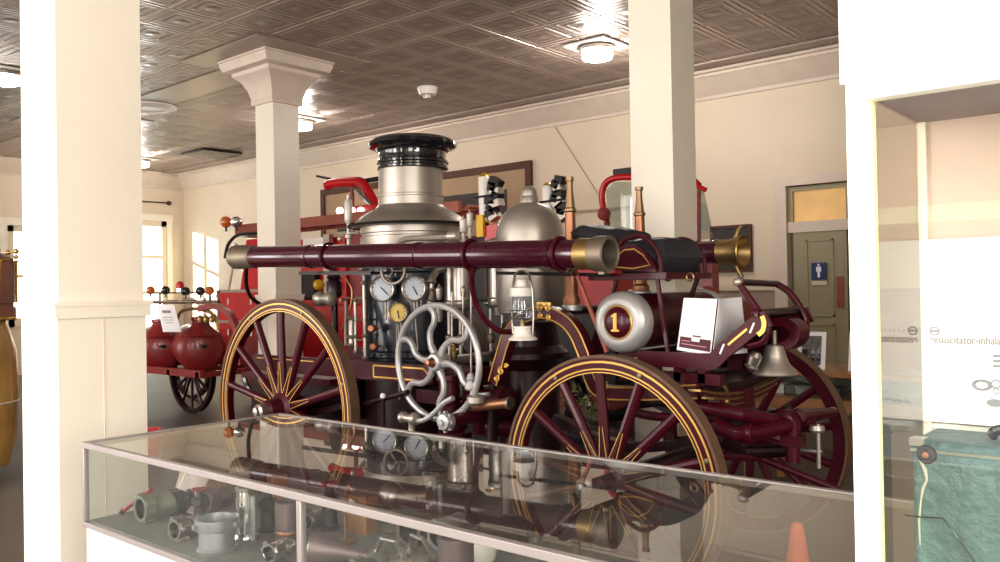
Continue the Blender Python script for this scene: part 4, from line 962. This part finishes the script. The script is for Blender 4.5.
MB().bb((kx+.002, KY0+.001, kjl-.002), (KX1-.002, KY1, kjl+.0), greyink).build('joint_line', cab)
f = MB(); f.bb((kx, KY1-.012, .62), (kx+.010, KY1, kjl), mat('pale_frame', (.75, .72, .62), .5)); f.build('rear_post', cab)
MB().bb((KX1-.012, KY0+.02, .62), (KX1, KY1, kjl), cabwh).build('end_panel', cab)
MB().quad([(kxi, KY0+.012, .66), (KX1-KW, KY0+.012, .66), (KX1-KW, KY0+.012, kz), (kxi, KY0+.012, kz)], G_cab).build('front_pane', cab)
MB().quad([(kx+.006, KY0+.02, .62), (kx+.006, KY1-.012, .62), (kx+.006, KY1-.012, kjl), (kx+.006, KY0+.02, kjl)], glass('side_glass', (.92, .93, .86), .10)).build('side_pane', cab)
psl = at(921, 330, 1.10).x
MB().bb((kx+.012, KY1-.008, .62), (KX1-.012, KY1, 1.02), mat('pinkish_back_panel', (.60, .47, .41), .6)).build('lower_back_panel', cab) if False else None
MB().bb((psl-.004, KY1-.006, .62), (KX1-.012, KY1, kjl), mat('pinkish_back_panel', (.62, .50, .44), .6)).build('back_panel', cab)
MB().bb((kxi-.001, KY0+.006, .66), (kxi+.004, KY0+.022, kz), yelw).build('seal_strip', cab)
zsh = at(930, 428, 1.06).z
MB().bb((kx+.014, 1.06, zsh-.008), (KX1-.014, KY1-.012, zsh), G_cab).build('glass_shelf', cab)
zt0 = at(940, 441, .97).z
MB().bb((kx+.014, KY0+.03, .66), (KX1-.014, KY1-.012, .665), cabwh).build('floor_panel', cab)
# poster leaning on the shelf
pz1 = at(925, 240, 1.11).z
po = thing('paper_poster', (psl+.12, 1.11, zsh), 'white pamphlet poster with grey printed heading standing on the cabinet shelf', 'poster')
q = MB(); PX = psl; W_ = .25
q.bb((PX, 1.106, zsh+.001), (PX+W_, 1.110, pz1), paper); q.build('sheet', po)
def ptxt(s, x, z, size, m, nm, ital=0.):
    cu = bpy.data.curves.new('t', 'FONT'); cu.body = s; cu.size = size; cu.extrude = .0003; cu.shear = ital
    ob = bpy.data.objects.new('t', cu); col.objects.link(ob); dg = bpy.context.evaluated_depsgraph_get()
    me = bpy.data.meshes.new_from_object(ob.evaluated_get(dg)); bpy.data.objects.remove(ob)
    me.materials.clear(); me.materials.append(m); o = bpy.data.objects.new(nm, me); col.objects.link(o); o.parent = po
    o.rotation_euler = (math.radians(90), 0, 0); o.location = V((x, 1.1052, z))-WL[po.name]; return o
def PP(x, y): return at(x, y, 1.105)
h0 = PP(930, 343); hs = (PP(930, 337).z-PP(930, 347).z)
hd = ptxt('resuscitator-inhalator', h0.x, h0.z, .0135, greyink, 'heading'); hd.scale = (.74, 1, 1)
q = MB(); c = PP(934.5, 331); q.torus(c, (0, 1, 0), .0048, .0007, greyink, 24, 5); q.box(c, (.007, .0006, .002), greyink); q.build('oval_emblem', po)
q = MB()
for i in range(8):
    p = PP(943+i*5.2, 331.5); q.bb((p.x, 1.1052, p.z-.0014), (p.x+.0014 if i % 2 else p.x+.0022, 1.1058, p.z+.0016), palink)
q.build('small_print', po)
q = MB(); c = PP(982, 385)
q.torus(c, (0, 1, 0), .0085, .0022, greyink, 28, 8); q.xf(Matrix.Translation(c) @ Matrix.Diagonal((1, 1, .62, 1)) @ Matrix.Translation(-c)); c = PP(996, 384); q.torus(c, (0, 1, 0), .0045, .0008, greyink, 20, 6); q.torus(c-V((0, 0, .008)), (0, 1, 0), .003, .0006, greyink, 16, 6); q.build('mask_drawing', po)
q = MB()
for i in range(3): a = PP(993, 356+i*5); q.bb((a.x, 1.1052, a.z-.0015), (a.x+.02, 1.1058, a.z+.0015), greyink)
q.build('block_drawing', po)
q = MB(); c = PP(995, 403); q.lathe([(.009, 0), (.009, .0006)], c, (0, 1, 0), greyink, 20); q.xf(Matrix.Translation(c) @ Matrix.Diagonal((1, 1, .5, 1)) @ Matrix.Translation(-c)); q.build('bowl_drawing', po)
q = MB(); pts = [PP(940+i*1.6, 404+1.6*math.sin(i*1.3)*(1 if i < 16 else .2)) for i in range(24)]; q.tube([p-V((0, .0002, 0)) for p in pts], .0003, greyink, 4); c = PP(952, 399); q.sphere(c, .0012, palink, 8); q.build('signature', po)
# teal case
tx = at(913, 470, .96).x; tzt = at(930, 441, .955).z
tr = thing('teal_case', (tx+.15, 1.02, .665), 'worn teal leatherette instrument case with metal corner and black handle in the cabinet', 'case')
q = MB(); q.bb((tx, .955, .665), (tx+.32, 1.05, tzt), teal); q.build('body', tr, bevel=.006)
q = MB(); q.bb((tx-.0005, .953, tzt-.012), (tx+.3205, 1.0505, tzt-.009), greenish); q.build('lid_seam', tr)
p = at(920, 440, .953); q = MB(); q.bb((tx-.0015, .9525, tzt-.006), (tx+.013, .97, tzt+.0015), nickel); q.build('corner_bracket', tr)
p = at(927, 454, .954); q = MB(); q.lathe([(.0095, 0), (.010, .003), (.0085, .006), (.005, .007)], (p.x, .955, p.z), (0, -1, 0), darkiron, 24); q.lathe([(.004, .007), (.003, .009), (0, .0095)], (p.x, .955, p.z), (0, -1, 0), copper, 14); q.build('rubber_foot', tr)
q = MB(); q.tube(bez([(tx+.066, 1.0, tzt+.002), (tx+.072, 1.0, tzt+.010), (tx+.10, 1.0, tzt+.014), (tx+.16, 1.0, tzt+.014), (tx+.19, 1.0, tzt+.008), (tx+.195, 1.0, tzt+.001)]), .0055, blk, 10); q.build('handle', tr)
q = MB(); q.box((tx+.09, 1.01, tzt+.015), (.03, .02, .012), woodd); q.build('handle_clip', tr)
q = MB(); q.tube([at(921+dx, y, .9545) for dx, y in ((0, 448), (-1, 460), (4, 470), (6, 480), (2, 488), (0, 500), (-2, 520), (-1, 545))], [.0006, .0012, .0022, .0012, .0016, .001, .0012, .0008], mat('worn_canvas', (.42, .42, .34), .9), 6); q.build('worn_edge', tr)
q = MB(); q.tube([at(905, 515, .948), at(921, 517, .948), at(943, 518, .948), at(960, 541, .948), at(978, 566, .948)], .0007, blk, 6)
tag(q.build('black_cord'), 'thin black cord hanging across the front of the teal case', 'cord')

# ------------------------------------------------------------------ wooden table case with photographs, behind the engine
TY0, TY1 = 5.62, 6.25; tzz = at(822, 372, TY0).z; txa = at(742, 380, TY0).x; txb = 1.2
tb = thing('table_case', ((txa+txb)/2, 5.9, 0), 'long orange wood table display case behind the front wheels', 'display table')
MB().bb((txa, TY0, tzz-.035), (txb, TY1, tzz), woodo).build('top_frame', tb, bevel=.004)
MB().bb((txa+.02, TY0+.02, tzz-.21), (txb-.02, TY1-.02, tzz-.18), woodo).build('bottom_board', tb)
MB().bb((txa, TY0, tzz-.26), (txb, TY0+.03, tzz-.185), woodo).build('front_rail', tb)
MB().quad([(txa, TY0+.01, tzz-.185), (txb, TY0+.01, tzz-.185), (txb, TY0+.01, tzz-.035), (txa, TY0+.01, tzz-.035)], G_case).build('front_pane', tb)
for x in (txa, txb-.05):
    for y in (TY0, TY1-.05): MB().bb((x, y, 0), (x+.05, y+.05, tzz-.035), woodo).build('leg', tb)
MB().bb((txa+.03, TY1-.04, tzz-.18), (txb-.03, TY1-.03, tzz-.035), greenish).build('back_board', tb)
for i, (px, w_, m_, lab) in enumerate(((752, .12, greenish, 'grey-green folded cloth in the wooden table case, left'), (772, .16, paper, 'white booklet lying in the wooden table case'), (797, .18, greenish, 'green-grey box in the wooden table case, middle'), (828, .15, darkiron, 'dark box in the wooden table case near its right in view'))):
    p = at(px, 390, TY0+.12); tag(MB().box((p.x, TY0+.2, tzz-.18+.035), (w_, .16, .07), m_).build('exhibit_box', bevel=.01), lab, 'box')
def photo(px0, px1, yt, yb, lab):
    a = at(px0, yb, TY0+.16); c = at(px1, yt, TY0+.2); z0 = tzz
    t = thing('mounted_photograph', ((a.x+c.x)/2, TY0+.2, z0), lab, 'photograph')
    T_ = lambda x, z: (x, TY0+.16+(z-z0)*.18, z)
    MB().prism([T_(a.x, z0), T_(c.x, z0), T_(c.x, c.z), T_(a.x, c.z)], (0, .008, 0), paper).build('white_mount', t)
    q = MB(); m = .028; q.quad([V(T_(x, z))-V((0, .002, 0)) for x, z in ((a.x+m, z0+m*1.2), (c.x-m, z0+m*1.2), (c.x-m, c.z-m), (a.x+m, c.z-m))], photom)
    random.seed(3)
    for r_i, z in enumerate((.30, .52)):
        for k in range(4):
            x = a.x+m+(c.x-a.x-2*m)*(.14+.24*k)+random.uniform(-.006, .006); zz_ = z0+(c.z-z0)*z
            q.prism([V(T_(x-.014, zz_-.05))-V((0, .003, 0)), V(T_(x+.014, zz_-.05))-V((0, .003, 0)), V(T_(x+.012, zz_))-V((0, .003, 0)), V(T_(x-.012, zz_))-V((0, .003, 0))], (0, -.0006, 0), blk)
            q.lathe([(.008, 0), (.008, .001)], V(T_(x, zz_+.010))-V((0, .004, 0)), (0, -1, 0), greyink, 10)
    q.build('group_picture', t); return t
photo(797, 826, 332, 370, 'white mounted group photograph standing on the wooden table case'); photo(848, 880, 333, 371, 'second mounted photograph on the table case, half hidden by the cabinet frame')

# ------------------------------------------------------------------ red ladder truck behind the engine
TR = thing('ladder_truck', (-7.3, 7.1, 0), 'bright red antique fire truck standing behind the steam engine', 'fire truck')
def tp(mb, nm, lab=None, **k): o = mb.build(nm, TR, **k); (lab and o.__setitem__('label', lab)); return o
YT = 6.35
def bx(px0, px1, yt, yb, Y, dy, m): a = at(px0, yb, Y); c = at(px1, yt, Y); return MB().bb((a.x, Y, min(a.z, c.z)), (c.x, Y+dy, max(a.z, c.z)), m)
xs = at(425, 300, YT).x; tp(MB().bb((at(262, 300, YT).x, YT+.05, .55), (xs, 7.8, 1.30), red), 'body', bevel=.02); tp(MB().bb((xs, YT+.15, .55), (-4.15, 7.7, 1.34), darkiron), 'chassis', bevel=.02)
a = at(218, 300, YT); c = at(262, 300, YT)
ztop = at(240, 291, YT).z; zmid = at(240, 322, YT).z
tp(MB().bb((a.x, YT, .50), (c.x, YT+1.2, ztop), red), 'tool_box', 'red tool box with chrome edges', bevel=.015)
q = MB()
for z in (ztop, zmid): q.bb((a.x-.01, YT-.012, z-.02), (c.x+.01, YT, z+.02), nickel)
tp(q.bb((a.x-.01, YT-.012, zmid-.02), (a.x+.02, YT, ztop), nickel), 'chrome_edging')
q = MB()
for px in (229, 252):
    for z in (ztop-.14, zmid-.14): p = at(px, 300, YT); q.bb((p.x-.02, YT-.02, z-.04), (p.x+.02, YT, z+.04), chrome)
for i, px in enumerate((229, 252)):
    for z in (ztop-.14, zmid-.14): p = at(px, 300, YT); tp(MB().bb((p.x-.02, YT-.02, z-.04), (p.x+.02, YT, z+.04), chrome), 'latch')
p0, p1, p2, p3 = at(240, 290, YT+.2), at(262, 290, YT+.2), at(262, 238, YT+.2), at(246, 240, YT+.2)
tp(MB().prism([p0, p1, p2, p3], (0, .9, 0), red), 'rear_panel', bevel=.01)
tp(MB().tube([at(236, 243, YT+.1), at(228, 290, YT+.1)], .025, cream), 'grab_pole', 'pale grab pole')
tp(MB().tube(bez([at(225, 258, YT), at(228, 245, YT), at(236, 236, YT), at(246, 234, YT), at(262, 233, YT)]), .022, darkiron), 'bent_pipe')
tp(bx(300, 345, 236, 345, YT+.2, .6, red), 'cab_panel', bevel=.015); tp(bx(345, 362, 232, 345, YT+.25, .6, redd), 'cab_side', bevel=.01)
tp(bx(324, 329, 234, 300, YT+.1, .06, nickel), 'chrome_post'); tp(bx(303, 325, 237, 247, YT+.15, .1, white_p), 'white_box')
tp(bx(303, 322, 250, 262, YT+.15, .03, paper), 'white_sign')
tp(bx(300, 314, 273, 300, YT+.1, .12, darkiron), 'black_fitting', bevel=.03); tp(MB().sphere(at(319, 285, YT), .07, yellow, 14), 'yellow_lamp')
tp(bx(355, 430, 262, 350, YT+.35, .9, red), 'hose_bed'); tp(bx(430, 556, 262, 350, YT+.35, .9, darkiron), 'dark_bed'); tp(bx(486, 506, 224, 300, YT+.3, .5, red), 'engine_tower')
tp(bx(556, 616, 263, 313, YT+.1, .9, red), 'hood', bevel=.03)
q = bx(571, 575, 268, 280, YT+.09, .01, paper); tp(q, 'white_mark')
tp(bx(600, 712, 300, 350, YT+.2, .9, redd), 'front_cowl', bevel=.03)
q = bx(698, 712, 262, 310, YT+.1, .12, redd); tp(q, 'front_post', 'dull red upright')
tp(MB().sphere(at(690, 292, 6.3), .05, chrome, 12), 'headlight')
# ladder on top
t = thing('wooden_ladder', (-9, YT+.3, at(300, 228, YT+.3).z-.03), 'red-brown wooden ladder lying along the top of the red truck', 'ladder')
la, lb_ = at(236, 229, YT+.3), at(362, 214, YT+.3); zl = (la.z+lb_.z)/2-.03
q = MB().bb((la.x, YT+.28, zl-.05), (lb_.x+1.6, YT+.33, zl+.07), ladderw); q.build('side_rail', t); q = MB().bb((la.x, YT+.78, zl-.05), (lb_.x+1.6, YT+.83, zl+.07), ladderw); q.build('side_rail', t)
for i in range(14): x = la.x+.25+i*.32; MB().cyl((x, YT+.30, zl), (x, YT+.80, zl), .02, ladderw, n=8).build('rung', t)
tp(MB().bb((la.x+.2, YT+.3, zl-.12), (la.x+.28, YT+.9, zl-.05), nickel).bb((la.x+.2, YT+.5, 1.2), (la.x+.28, YT+.58, zl-.05), nickel), 'ladder_rack')
# spotlights at the left end
def spot(px, py, Y, m, lab, group=None):
    c = at(px, py, Y); t = thing('spotlight', (c.x, c.y, c.z-.1), lab, 'spotlight', group); d = (CAM-c).normalized()
    MB().lathe([(.03, -.09), (.06, -.05), (.078, 0), (.074, .006)], c, d, nickel_s if m is not blk else blk, 20).build('housing', t)
    tag(MB().lathe([(.074, .006), (.05, .02), (0, .025)], c, d, m, 20, closed=False).build('lens', t), None)
    MB().cyl(c-V((0, 0, .13)), c-V((0, 0, .05)), .014, darkiron, n=8).build('stem', t); return t
spot(226, 222, YT, amber, 'amber round spotlight at the left end of the wooden ladder'); spot(236.5, 222, YT+.1, chrome, 'chrome round spotlight just right of the amber one by the ladder end')
# red folding frame, lamps
fr = bez([at(x, y, 7.0) for x, y in ((327, 186), (334, 183), (350, 182), (362, 183), (371, 197), (381, 214))])
tp(MB().tube(fr, .062, red, 14), 'folding_frame', 'thick bright red bent frame'); tp(MB().cyl(at(356, 190, 6.9), at(374, 208, 6.9), .035, chrome, n=14), 'chrome_cylinder'); tp(MB().tube([at(317, 176, 7), at(332, 179, 7), at(345, 180, 7)], .018, darkiron), 'black_rod')
tp(bx(335, 372, 204, 216, 6.8, .3, red), 'lamp_bar', bevel=.02)
for px in (340, 352, 361): tp(MB().sphere(at(px, 211, 6.78), .05, lampglow, 14), 'lamp')
tp(MB().tube([at(352, 187, 7), at(352, 240, 7)], .03, redd), 'frame_post')
tp(MB().tube([at(364, 181, 7.05), at(383, 178, 7.05)], .03, darkiron), 'black_joint')
# siren tanks
for (px, lab) in ((484, 'cream and gold upright siren with black fittings right of the smokestack'), (548, 'cream upright siren with black fittings behind the silver dome')):
    dy = 0 if px == 484 else 10
    T = at(px, 172+dy, 6.7); B = at(px, 223, 6.7); t = thing('siren', (T.x, 6.7, B.z), lab, 'siren'); H = T.z-B.z
    MB().lathe([(.04, 0), (.055, .03), (.06, H*.25), (.062, H*.8), (.058, H*.9), (.035, H*.97), (0, H)], (T.x, 6.7, B.z), (0, 0, 1), white_p, 24, mats=[white_p]*4+[goldtr]*2).build('cylinder', t)
    q = MB()
    for i in range(9):
        random.seed(i+px); q.box((T.x+.14+random.uniform(-.03, .06), 6.68, B.z+.05+i*.045), (random.uniform(.08, .15), .1, random.uniform(.05, .09)), darkiron if i % 3 else nickel_s, Matrix.Rotation(random.uniform(-.6, .6), 3, 'Y'))
    q.tube([(T.x-.07, 6.63, B.z+H*.5), (T.x+.25, 6.63, B.z+H*.52)], .012, blk); q.build('black_mechanism', t)
    MB().bb((T.x-.05, 6.62, B.z-.15), (T.x+.04, 6.75, B.z+.08), yellow).build('yellow_bracket', t)
    MB().bb((T.x-.03, 6.66, 1.2), (T.x+.04, 6.72, B.z), darkiron).build('stand', t)
# windshield
YW = 6.45
wl = [at(x, y, YW) for x, y in ((607, 222), (602, 200), (604, 186), (612, 179), (625, 177), (660, 178), (690, 180), (699, 186))]
tp(MB().tube(bez(wl), .030, red, 12), 'windshield_frame', 'bright red tubular windshield frame')
tp(MB().quad([at(x, y, YW) for x, y in ((609, 238), (606, 190), (614, 182), (655, 182), (655, 238))], G_shield), 'windshield_glass')
tp(MB().quad([at(699, 190, YW), at(704, 191, YW-.05), at(714, 238, YW-.35), at(699, 240, YW)], G_shield), 'wing_glass'); tp(MB().tube([at(699, 186, YW), at(699, 242, YW)], .018, redd), 'wing_post')
tp(MB().tube([at(697, 186, YW), at(706, 190, YW)], .02, red), 'wing_tip')
tp(MB().bb(at(619, 176, YW+.1), at(632, 167, YW+.0), darkiron), 'mirror'); c = at(604, 214, YW-.1)
tp(MB().lathe([(.03, -.08), (.055, -.02), (.06, 0), (.05, .02), (0, .03)], c, (.6, -.8, 0), chrome, 18, mats=[chrome, chrome, redd, redd]), 'side_lamp'); tp(MB().sphere(at(716, 245, 6.3), .05, chrome, 12), 'fender_lamp')
tp(MB().tube([at(607, 222, YW), at(609, 300, YW+.1)], .03, redd), 'windshield_post')
for px in (270, 330, 590, 680):
    c = at(px, 400, YT); 
for x in (-9.6, -5.0):
    for y in (YT+.1, 7.7):
        q = MB(); q.torus((x, y, .45), (0, 1, 0), .38, .07, blk, 40, 10); w_ = tp(q, 'truck_wheel'); MB().lathe([(.36, 0), (.33, .03), (.1, .05), (.1, .1), (0, .1)], (x, y, .45), (0, -1, 0), redd, 32).build('rim', w_)

# ------------------------------------------------------------------ chemical cart at the left
YC = 5.0
ct = thing('chemical_cart', (-8.9, 5.0, 0), 'dull red chemical fire cart with two round tanks right of the near pillar', 'fire cart')
for px in (161, 201):
    c = at(px, 349, YC-(.0 if px < 180 else .05)); d = V((.9, -.42, 0)).normalized(); q = MB(); r = .215
    q.lathe([(0, .10), (.10, .095), (.19, .075), (.24, .035), (.258, 0), (.258, -1.0), (.1, -1.08)], c, d, redd, 40); o = q.build('tank', ct)
    MB().bb(c+d*.12-V((.02, .02, 0))+V((0, 0, .02)), c+d*.09+V((.06, .03, .05)), darkiron).build('maker_plate', o)
    q = MB(); zt_ = c.z+.215; q.lathe([(.19, 0), (.15, .06), (.10, .11), (.09, .16), (.10, .17), (.10, .20), (.03, .21)], c+V((0, 0, .15)), (0, 0, 1), redd, 16); q.build('filler_neck', o)
q = MB(); 
for y in (4.75, 5.65): q.bb((-10.2, y, .56), (-8.2, y+.06, .64), redd)
for x in (-10, -8.9, -8.3): q.bb((x, 4.75, .56), (x+.06, 5.7, .62), redd)
q.build('frame', ct)
# cart wheels: same kind of wheel, own colours
def cartwheel(px, py, Y, r):
    c = at(px, py, Y); c.z = r; f = MB(); f.lathe([(r-.05, -.03), (r, -.03), (r, .03), (r-.05, .03), (r-.05, -.03)], c, (0, 1, 0), maroon_d, 48, closed=False); w_ = f.build('wheel', ct)
    MB().lathe([(.05, -.12), (.07, -.05), (.07, .05), (.05, .12)], c, (0, 1, 0), maroon_d, 18).build('hub', w_)
    for i in range(12): a = i*PI/6; u = V((math.cos(a), 0, math.sin(a))); MB().lathe([(.018, 0), (.014, r-.11)], c+u*.06, u, maroon_d, 8).build('spoke', w_)
cartwheel(192, 372, 5.45, .5); cartwheel(192, 372, 6.2, .5)
MB().tube([(at(192, 372, 5.45).x, 5.45, .50), (at(192, 372, 6.2).x, 6.2, .50)], .03, maroon_d).build('axle', ct)
MB().strap(bez([at(x, y, 4.75) for x, y in ((200, 309), (214, 306), (226, 311), (234, 322), (239, 340), (241, 365))]), .03, .03, redd).build('curved_guard', ct)
q = MB(); c = at(190, 316, 4.9); q.tube(bez([at(176, 322, 4.9), at(182, 311, 4.9), at(200, 309, 4.9), at(214, 316, 4.9), at(218, 330, 4.9)]), .018, brass); q.build('brass_pipe', ct)
for px in (200, 206, 212): p = at(px, 318, 4.85); MB().lathe([(.02, 0), (.03, .03), (.02, .07), (.01, .08)], p-V((0, 0, .05)), (0, 0, 1), brass, 12).build('valve', ct)
q = MB(); A1 = at(150, 302, 4.9); B1 = at(219, 302, 4.9); q.cyl(A1, B1, .022, chrome, n=10); q.build('hand_bar', ct)
q = MB(); A2 = at(154, 293, 4.95); B2 = at(212, 293, 4.95); q.bb((A2.x, 4.93, A2.z-.01), (B2.x, 5.05, A2.z+.005), woodd); q.build('lamp_board', ct)
for px in (160, 210): p = at(px, 296, 4.95); MB().cyl(p-V((0, 0, .10)), p+V((0, 0, .03)), .012, darkiron, n=8).build('board_post', ct)
for (px, py, m, lab) in ((150.5, 287, amber, 'amber round lamp nearest the near pillar on the cart lamp board'), (165.5, 287, blk, 'black round lamp second from the pillar on the cart lamp board'), (185.5, 288, blk, 'black lamp just right of the red beacon on the lamp board'), (200, 287.5, blk, 'black lamp left of the last amber lamp on the lamp board'), (209.5, 287, amber, 'amber round lamp at the right end of the lamp board')):
    spot(px, py, 4.9, m, lab).scale = (.62, .62, .62)
c = at(180, 292, 4.95); t = thing('beacon', (c.x, c.y, c.z), 'small red dome beacon with chrome base on the cart lamp board', 'beacon')
MB().lathe([(.045, 0), (.045, .04), (.035, .05)], c, (0, 0, 1), chrome, 18).build('base', t); MB().lathe([(.042, .05), (.044, .08), (.03, .115), (0, .125)], c, (0, 0, 1), red, 18).build('dome', t)
q = MB(); P4 = [at(157, 305, 4.7), at(174, 305, 4.7), at(181, 332, 4.68), at(163, 332, 4.68)]
t = thing('hanging_notice', P4[3], 'small tilted white notice card hanging before the cart tanks', 'notice'); slab(P4, .004, paper).build('card', t)
q = MB(); nn = (P4[1]-P4[0]).cross(P4[2]-P4[0]).normalized(); nn = nn if nn.y < 0 else -nn
def on4(u, v): return P4[0]*(1-u)*(1-v)+P4[1]*u*(1-v)+P4[2]*u*v+P4[3]*(1-u)*v
for u0, u1, v0, v1 in ((.25, .75, .2, .3), (.2, .8, .45, .47), (.2, .8, .55, .57), (.3, .7, .65, .67)): q.quad([on4(a, b_)+nn*.006 for a, b_ in ((u0, v0), (u1, v0), (u1, v1), (u0, v1))], greyink)
q.build('print', t)
c = at(146, 420, 3.6); t = thing('fire_bucket', (c.x, c.y, 0), 'small red fire bucket on the floor mostly behind the near pillar', 'bucket')
MB().lathe([(.11, 0), (.13, .28), (.135, .285), (.125, .285), (.10, .01), (0, .01)], (c.x, c.y, 0), (0, 0, 1), red, 24).build('pail', t); MB().torus((c.x, c.y, .28), (1, 0, 0), .125, .005, nickel, 20, 6, 0, PI).build('handle', t)

# ------------------------------------------------------------------ tan and gold trimmed body at the far left edge
c = at(-40, 400, 2.3); z0 = at(0, 484, 2.3).z; z1 = at(5, 322, 2.3).z; z2 = at(5, 252, 2.3).z
lx0 = at(20, 400, 2.3).x
t = thing('leather_saddle_stand', (c.x, 2.3, 0), 'glossy tan leather covered barrel with gold trimmed brown top, far left edge', 'leather barrel')
rr = .395; H = z1-z0
MB().lathe([(rr*.6, z0), (rr*.85, z0+.03), (rr*.97, z0+H*.2), (rr*1.02, z0+H*.5), (rr*.98, z0+H*.8), (rr*.85, z0+H*.95), (rr*.8, z1)], (c.x, 2.3, 0), (0, 0, 1), tan_hide, 48).build('barrel', t)
MB().lathe([(rr*.82, z1), (rr*.98, z1+.01), (rr*.99, z1+.12), (rr*.97, z1+.13), (rr*.97, z2-.02), (rr*.7, z2+.04), (0, z2+.1)], (c.x, 2.3, 0), (0, 0, 1), pinkbr, 48).build('padded_top', t)
MB().torus((c.x, 2.3, z1+.01), (0, 0, 1), rr*1.0, .012, goldtr, 64, 8).build('gold_band', t); MB().torus((c.x, 2.3, z1+.125), (0, 0, 1), rr*1.0, .004, woodd, 64, 6).build('seam_band', t)
for i in range(9):
    a = i*2*PI/9-.30; e = V((math.cos(a), math.sin(a), 0)); b0 = V((c.x, 2.3, 0))+e*rr*1.0; tq = V((-e.y, e.x, 0))
    q = MB(); q.tube(bez([b0+tq*-.10+V((0, 0, z2-.03)), b0+tq*-.05+V((0, 0, z2-.035)), b0+tq*-.02+V((0, 0, z2-.08)), b0+V((0, 0, z1+.02))]), .008, goldtr, 8)
    q.tube(bez([b0+tq*.10+V((0, 0, z2-.03)), b0+tq*.05+V((0, 0, z2-.035)), b0+tq*.02+V((0, 0, z2-.08)), b0+V((0, 0, z1+.02))]), .008, goldtr, 8)
    q.sphere(b0+V((0, 0, z2+.0)), .018, goldtr, 10).sphere(b0+V((0, 0, z2+.045)), .022, goldtr, 12).build('gold_ornament', t)
MB().torus((c.x, 2.3, at(8, 437, 2.3-rr).z), (0, 0, 1), rr*1.02, .006, paper, 64, 6).build('white_band', t)  # thin white ring around the barrel
for a in (.3, 1.9, 3.5, 5.0): MB().cyl((c.x+.22*math.cos(a), 2.3+.22*math.sin(a), 0), (c.x+.2*math.cos(a), 2.3+.2*math.sin(a), z0+.04), .035, woodd).build('leg', t)

# fabric glimpsed between the front wheel spokes
c = at(585, 412, 4.9)
t = thing('flower_stand', (c.x, 4.95, 0), 'yellow-green leafy arrangement on a low dark box behind the front wheel', 'plant')
MB().bb((c.x-.35, 4.8, 0), (c.x+.2, 5.08, at(570, 430, 4.8).z), blk).build('dark_box', t, bevel=.01); q = MB(); random.seed(5)
zb_ = at(570, 430, 4.8).z
for i in range(90):
    o_ = V((c.x+random.uniform(-.26, .12), 4.92+random.uniform(-.09, .12), zb_+random.uniform(.04, .26))); a = random.uniform(0, 6.28); e = random.uniform(-.6, 1.2); d = V((math.cos(a)*math.cos(e), math.sin(a)*math.cos(e), math.sin(e))); s_ = d.cross(V((0, 0, 1))).normalized()*.018
    q.quad([o_, o_+d*.04+s_, o_+d*.09, o_+d*.04-s_], greenpl)
q.build('foliage', t)

# ------------------------------------------------------------------ lights, world, camera
def area(name, loc, size, rot, power, c=(1, .97, .93)):
    l = bpy.data.lights.new(name, 'AREA'); l.shape = 'RECTANGLE'; l.size, l.size_y = size; l.energy = power; l.color = c
    o = bpy.data.objects.new(name, l); col.objects.link(o); o.location = loc; o.rotation_euler = rot; return o
for k, x in enumerate(piers[:-1]):
    pw = (150, 150, 170, 200, 130, 200)[k]
    if k == 3: area('window_light', (-5.75, YF-.3, 2.0), (1.2, 2.7), (math.radians(90), 0, 0), 180, (1, .975, .95)); continue
    if k == 4: area('window_light', (x+.6+.45, YF-.3, 2.0), (.9, 2.7), (math.radians(90), 0, 0), 130, (1, .975, .95)); continue
    area('window_light', ((x+.6+piers[k+1])/2, YF-.3, 2.0), (2.5, 2.7), (math.radians(90), 0, 0), pw, (1, .975, .95))
area('side_window_light', (X1-.1, -.4, 2.3), (2.4, 2.2), (math.radians(90), 0, math.radians(90)), 300, (1, .97, .92))
for x in (-15.3, -10.2, -4.9):
    l = bpy.data.lights.new('ceiling_bulb', 'POINT'); l.energy = 75; l.shadow_soft_size = .16; l.color = (1, .95, .88)
    o = bpy.data.objects.new('ceiling_bulb', l); col.objects.link(o); o.location = (x, 7.5, 3.7)
sp = bpy.data.lights.new('low_sun', 'SPOT'); sp.energy = 160000; sp.spot_size = math.radians(16); sp.spot_blend = 0; sp.shadow_soft_size = .05; sp.color = (1, .95, .85)
so = bpy.data.objects.new('low_sun', sp); col.objects.link(so); so.location = (-17-.74*12, 8.3-12, 5.0)
tgt = V((-16.5, 8.9, 1.9)); so.rotation_euler = (tgt-so.location).to_track_quat('-Z', 'Y').to_euler()
w = bpy.data.worlds.new('sky'); bpy.context.scene.world = w; w.use_nodes = True
bg = w.node_tree.nodes['Background']; bg.inputs['Color'].default_value = (.86, .93, 1, 1); bg.inputs['Strength'].default_value = 5.5
cam = bpy.data.cameras.new('camera'); co = bpy.data.objects.new('camera', cam); col.objects.link(co)
cam.sensor_width = 36; cam.lens = F_PX/1000*36; cam.clip_start = .05; cam.clip_end = 200
M3 = Matrix((RT, UP, -FW)).transposed(); co.matrix_world = Matrix.Translation(CAM) @ M3.to_4x4()
sc = bpy.context.scene; sc.camera = co
sc.view_settings.view_transform = 'Standard'; sc.view_settings.look = 'None'; sc.view_settings.exposure = -.06; sc.view_settings.gamma = .88
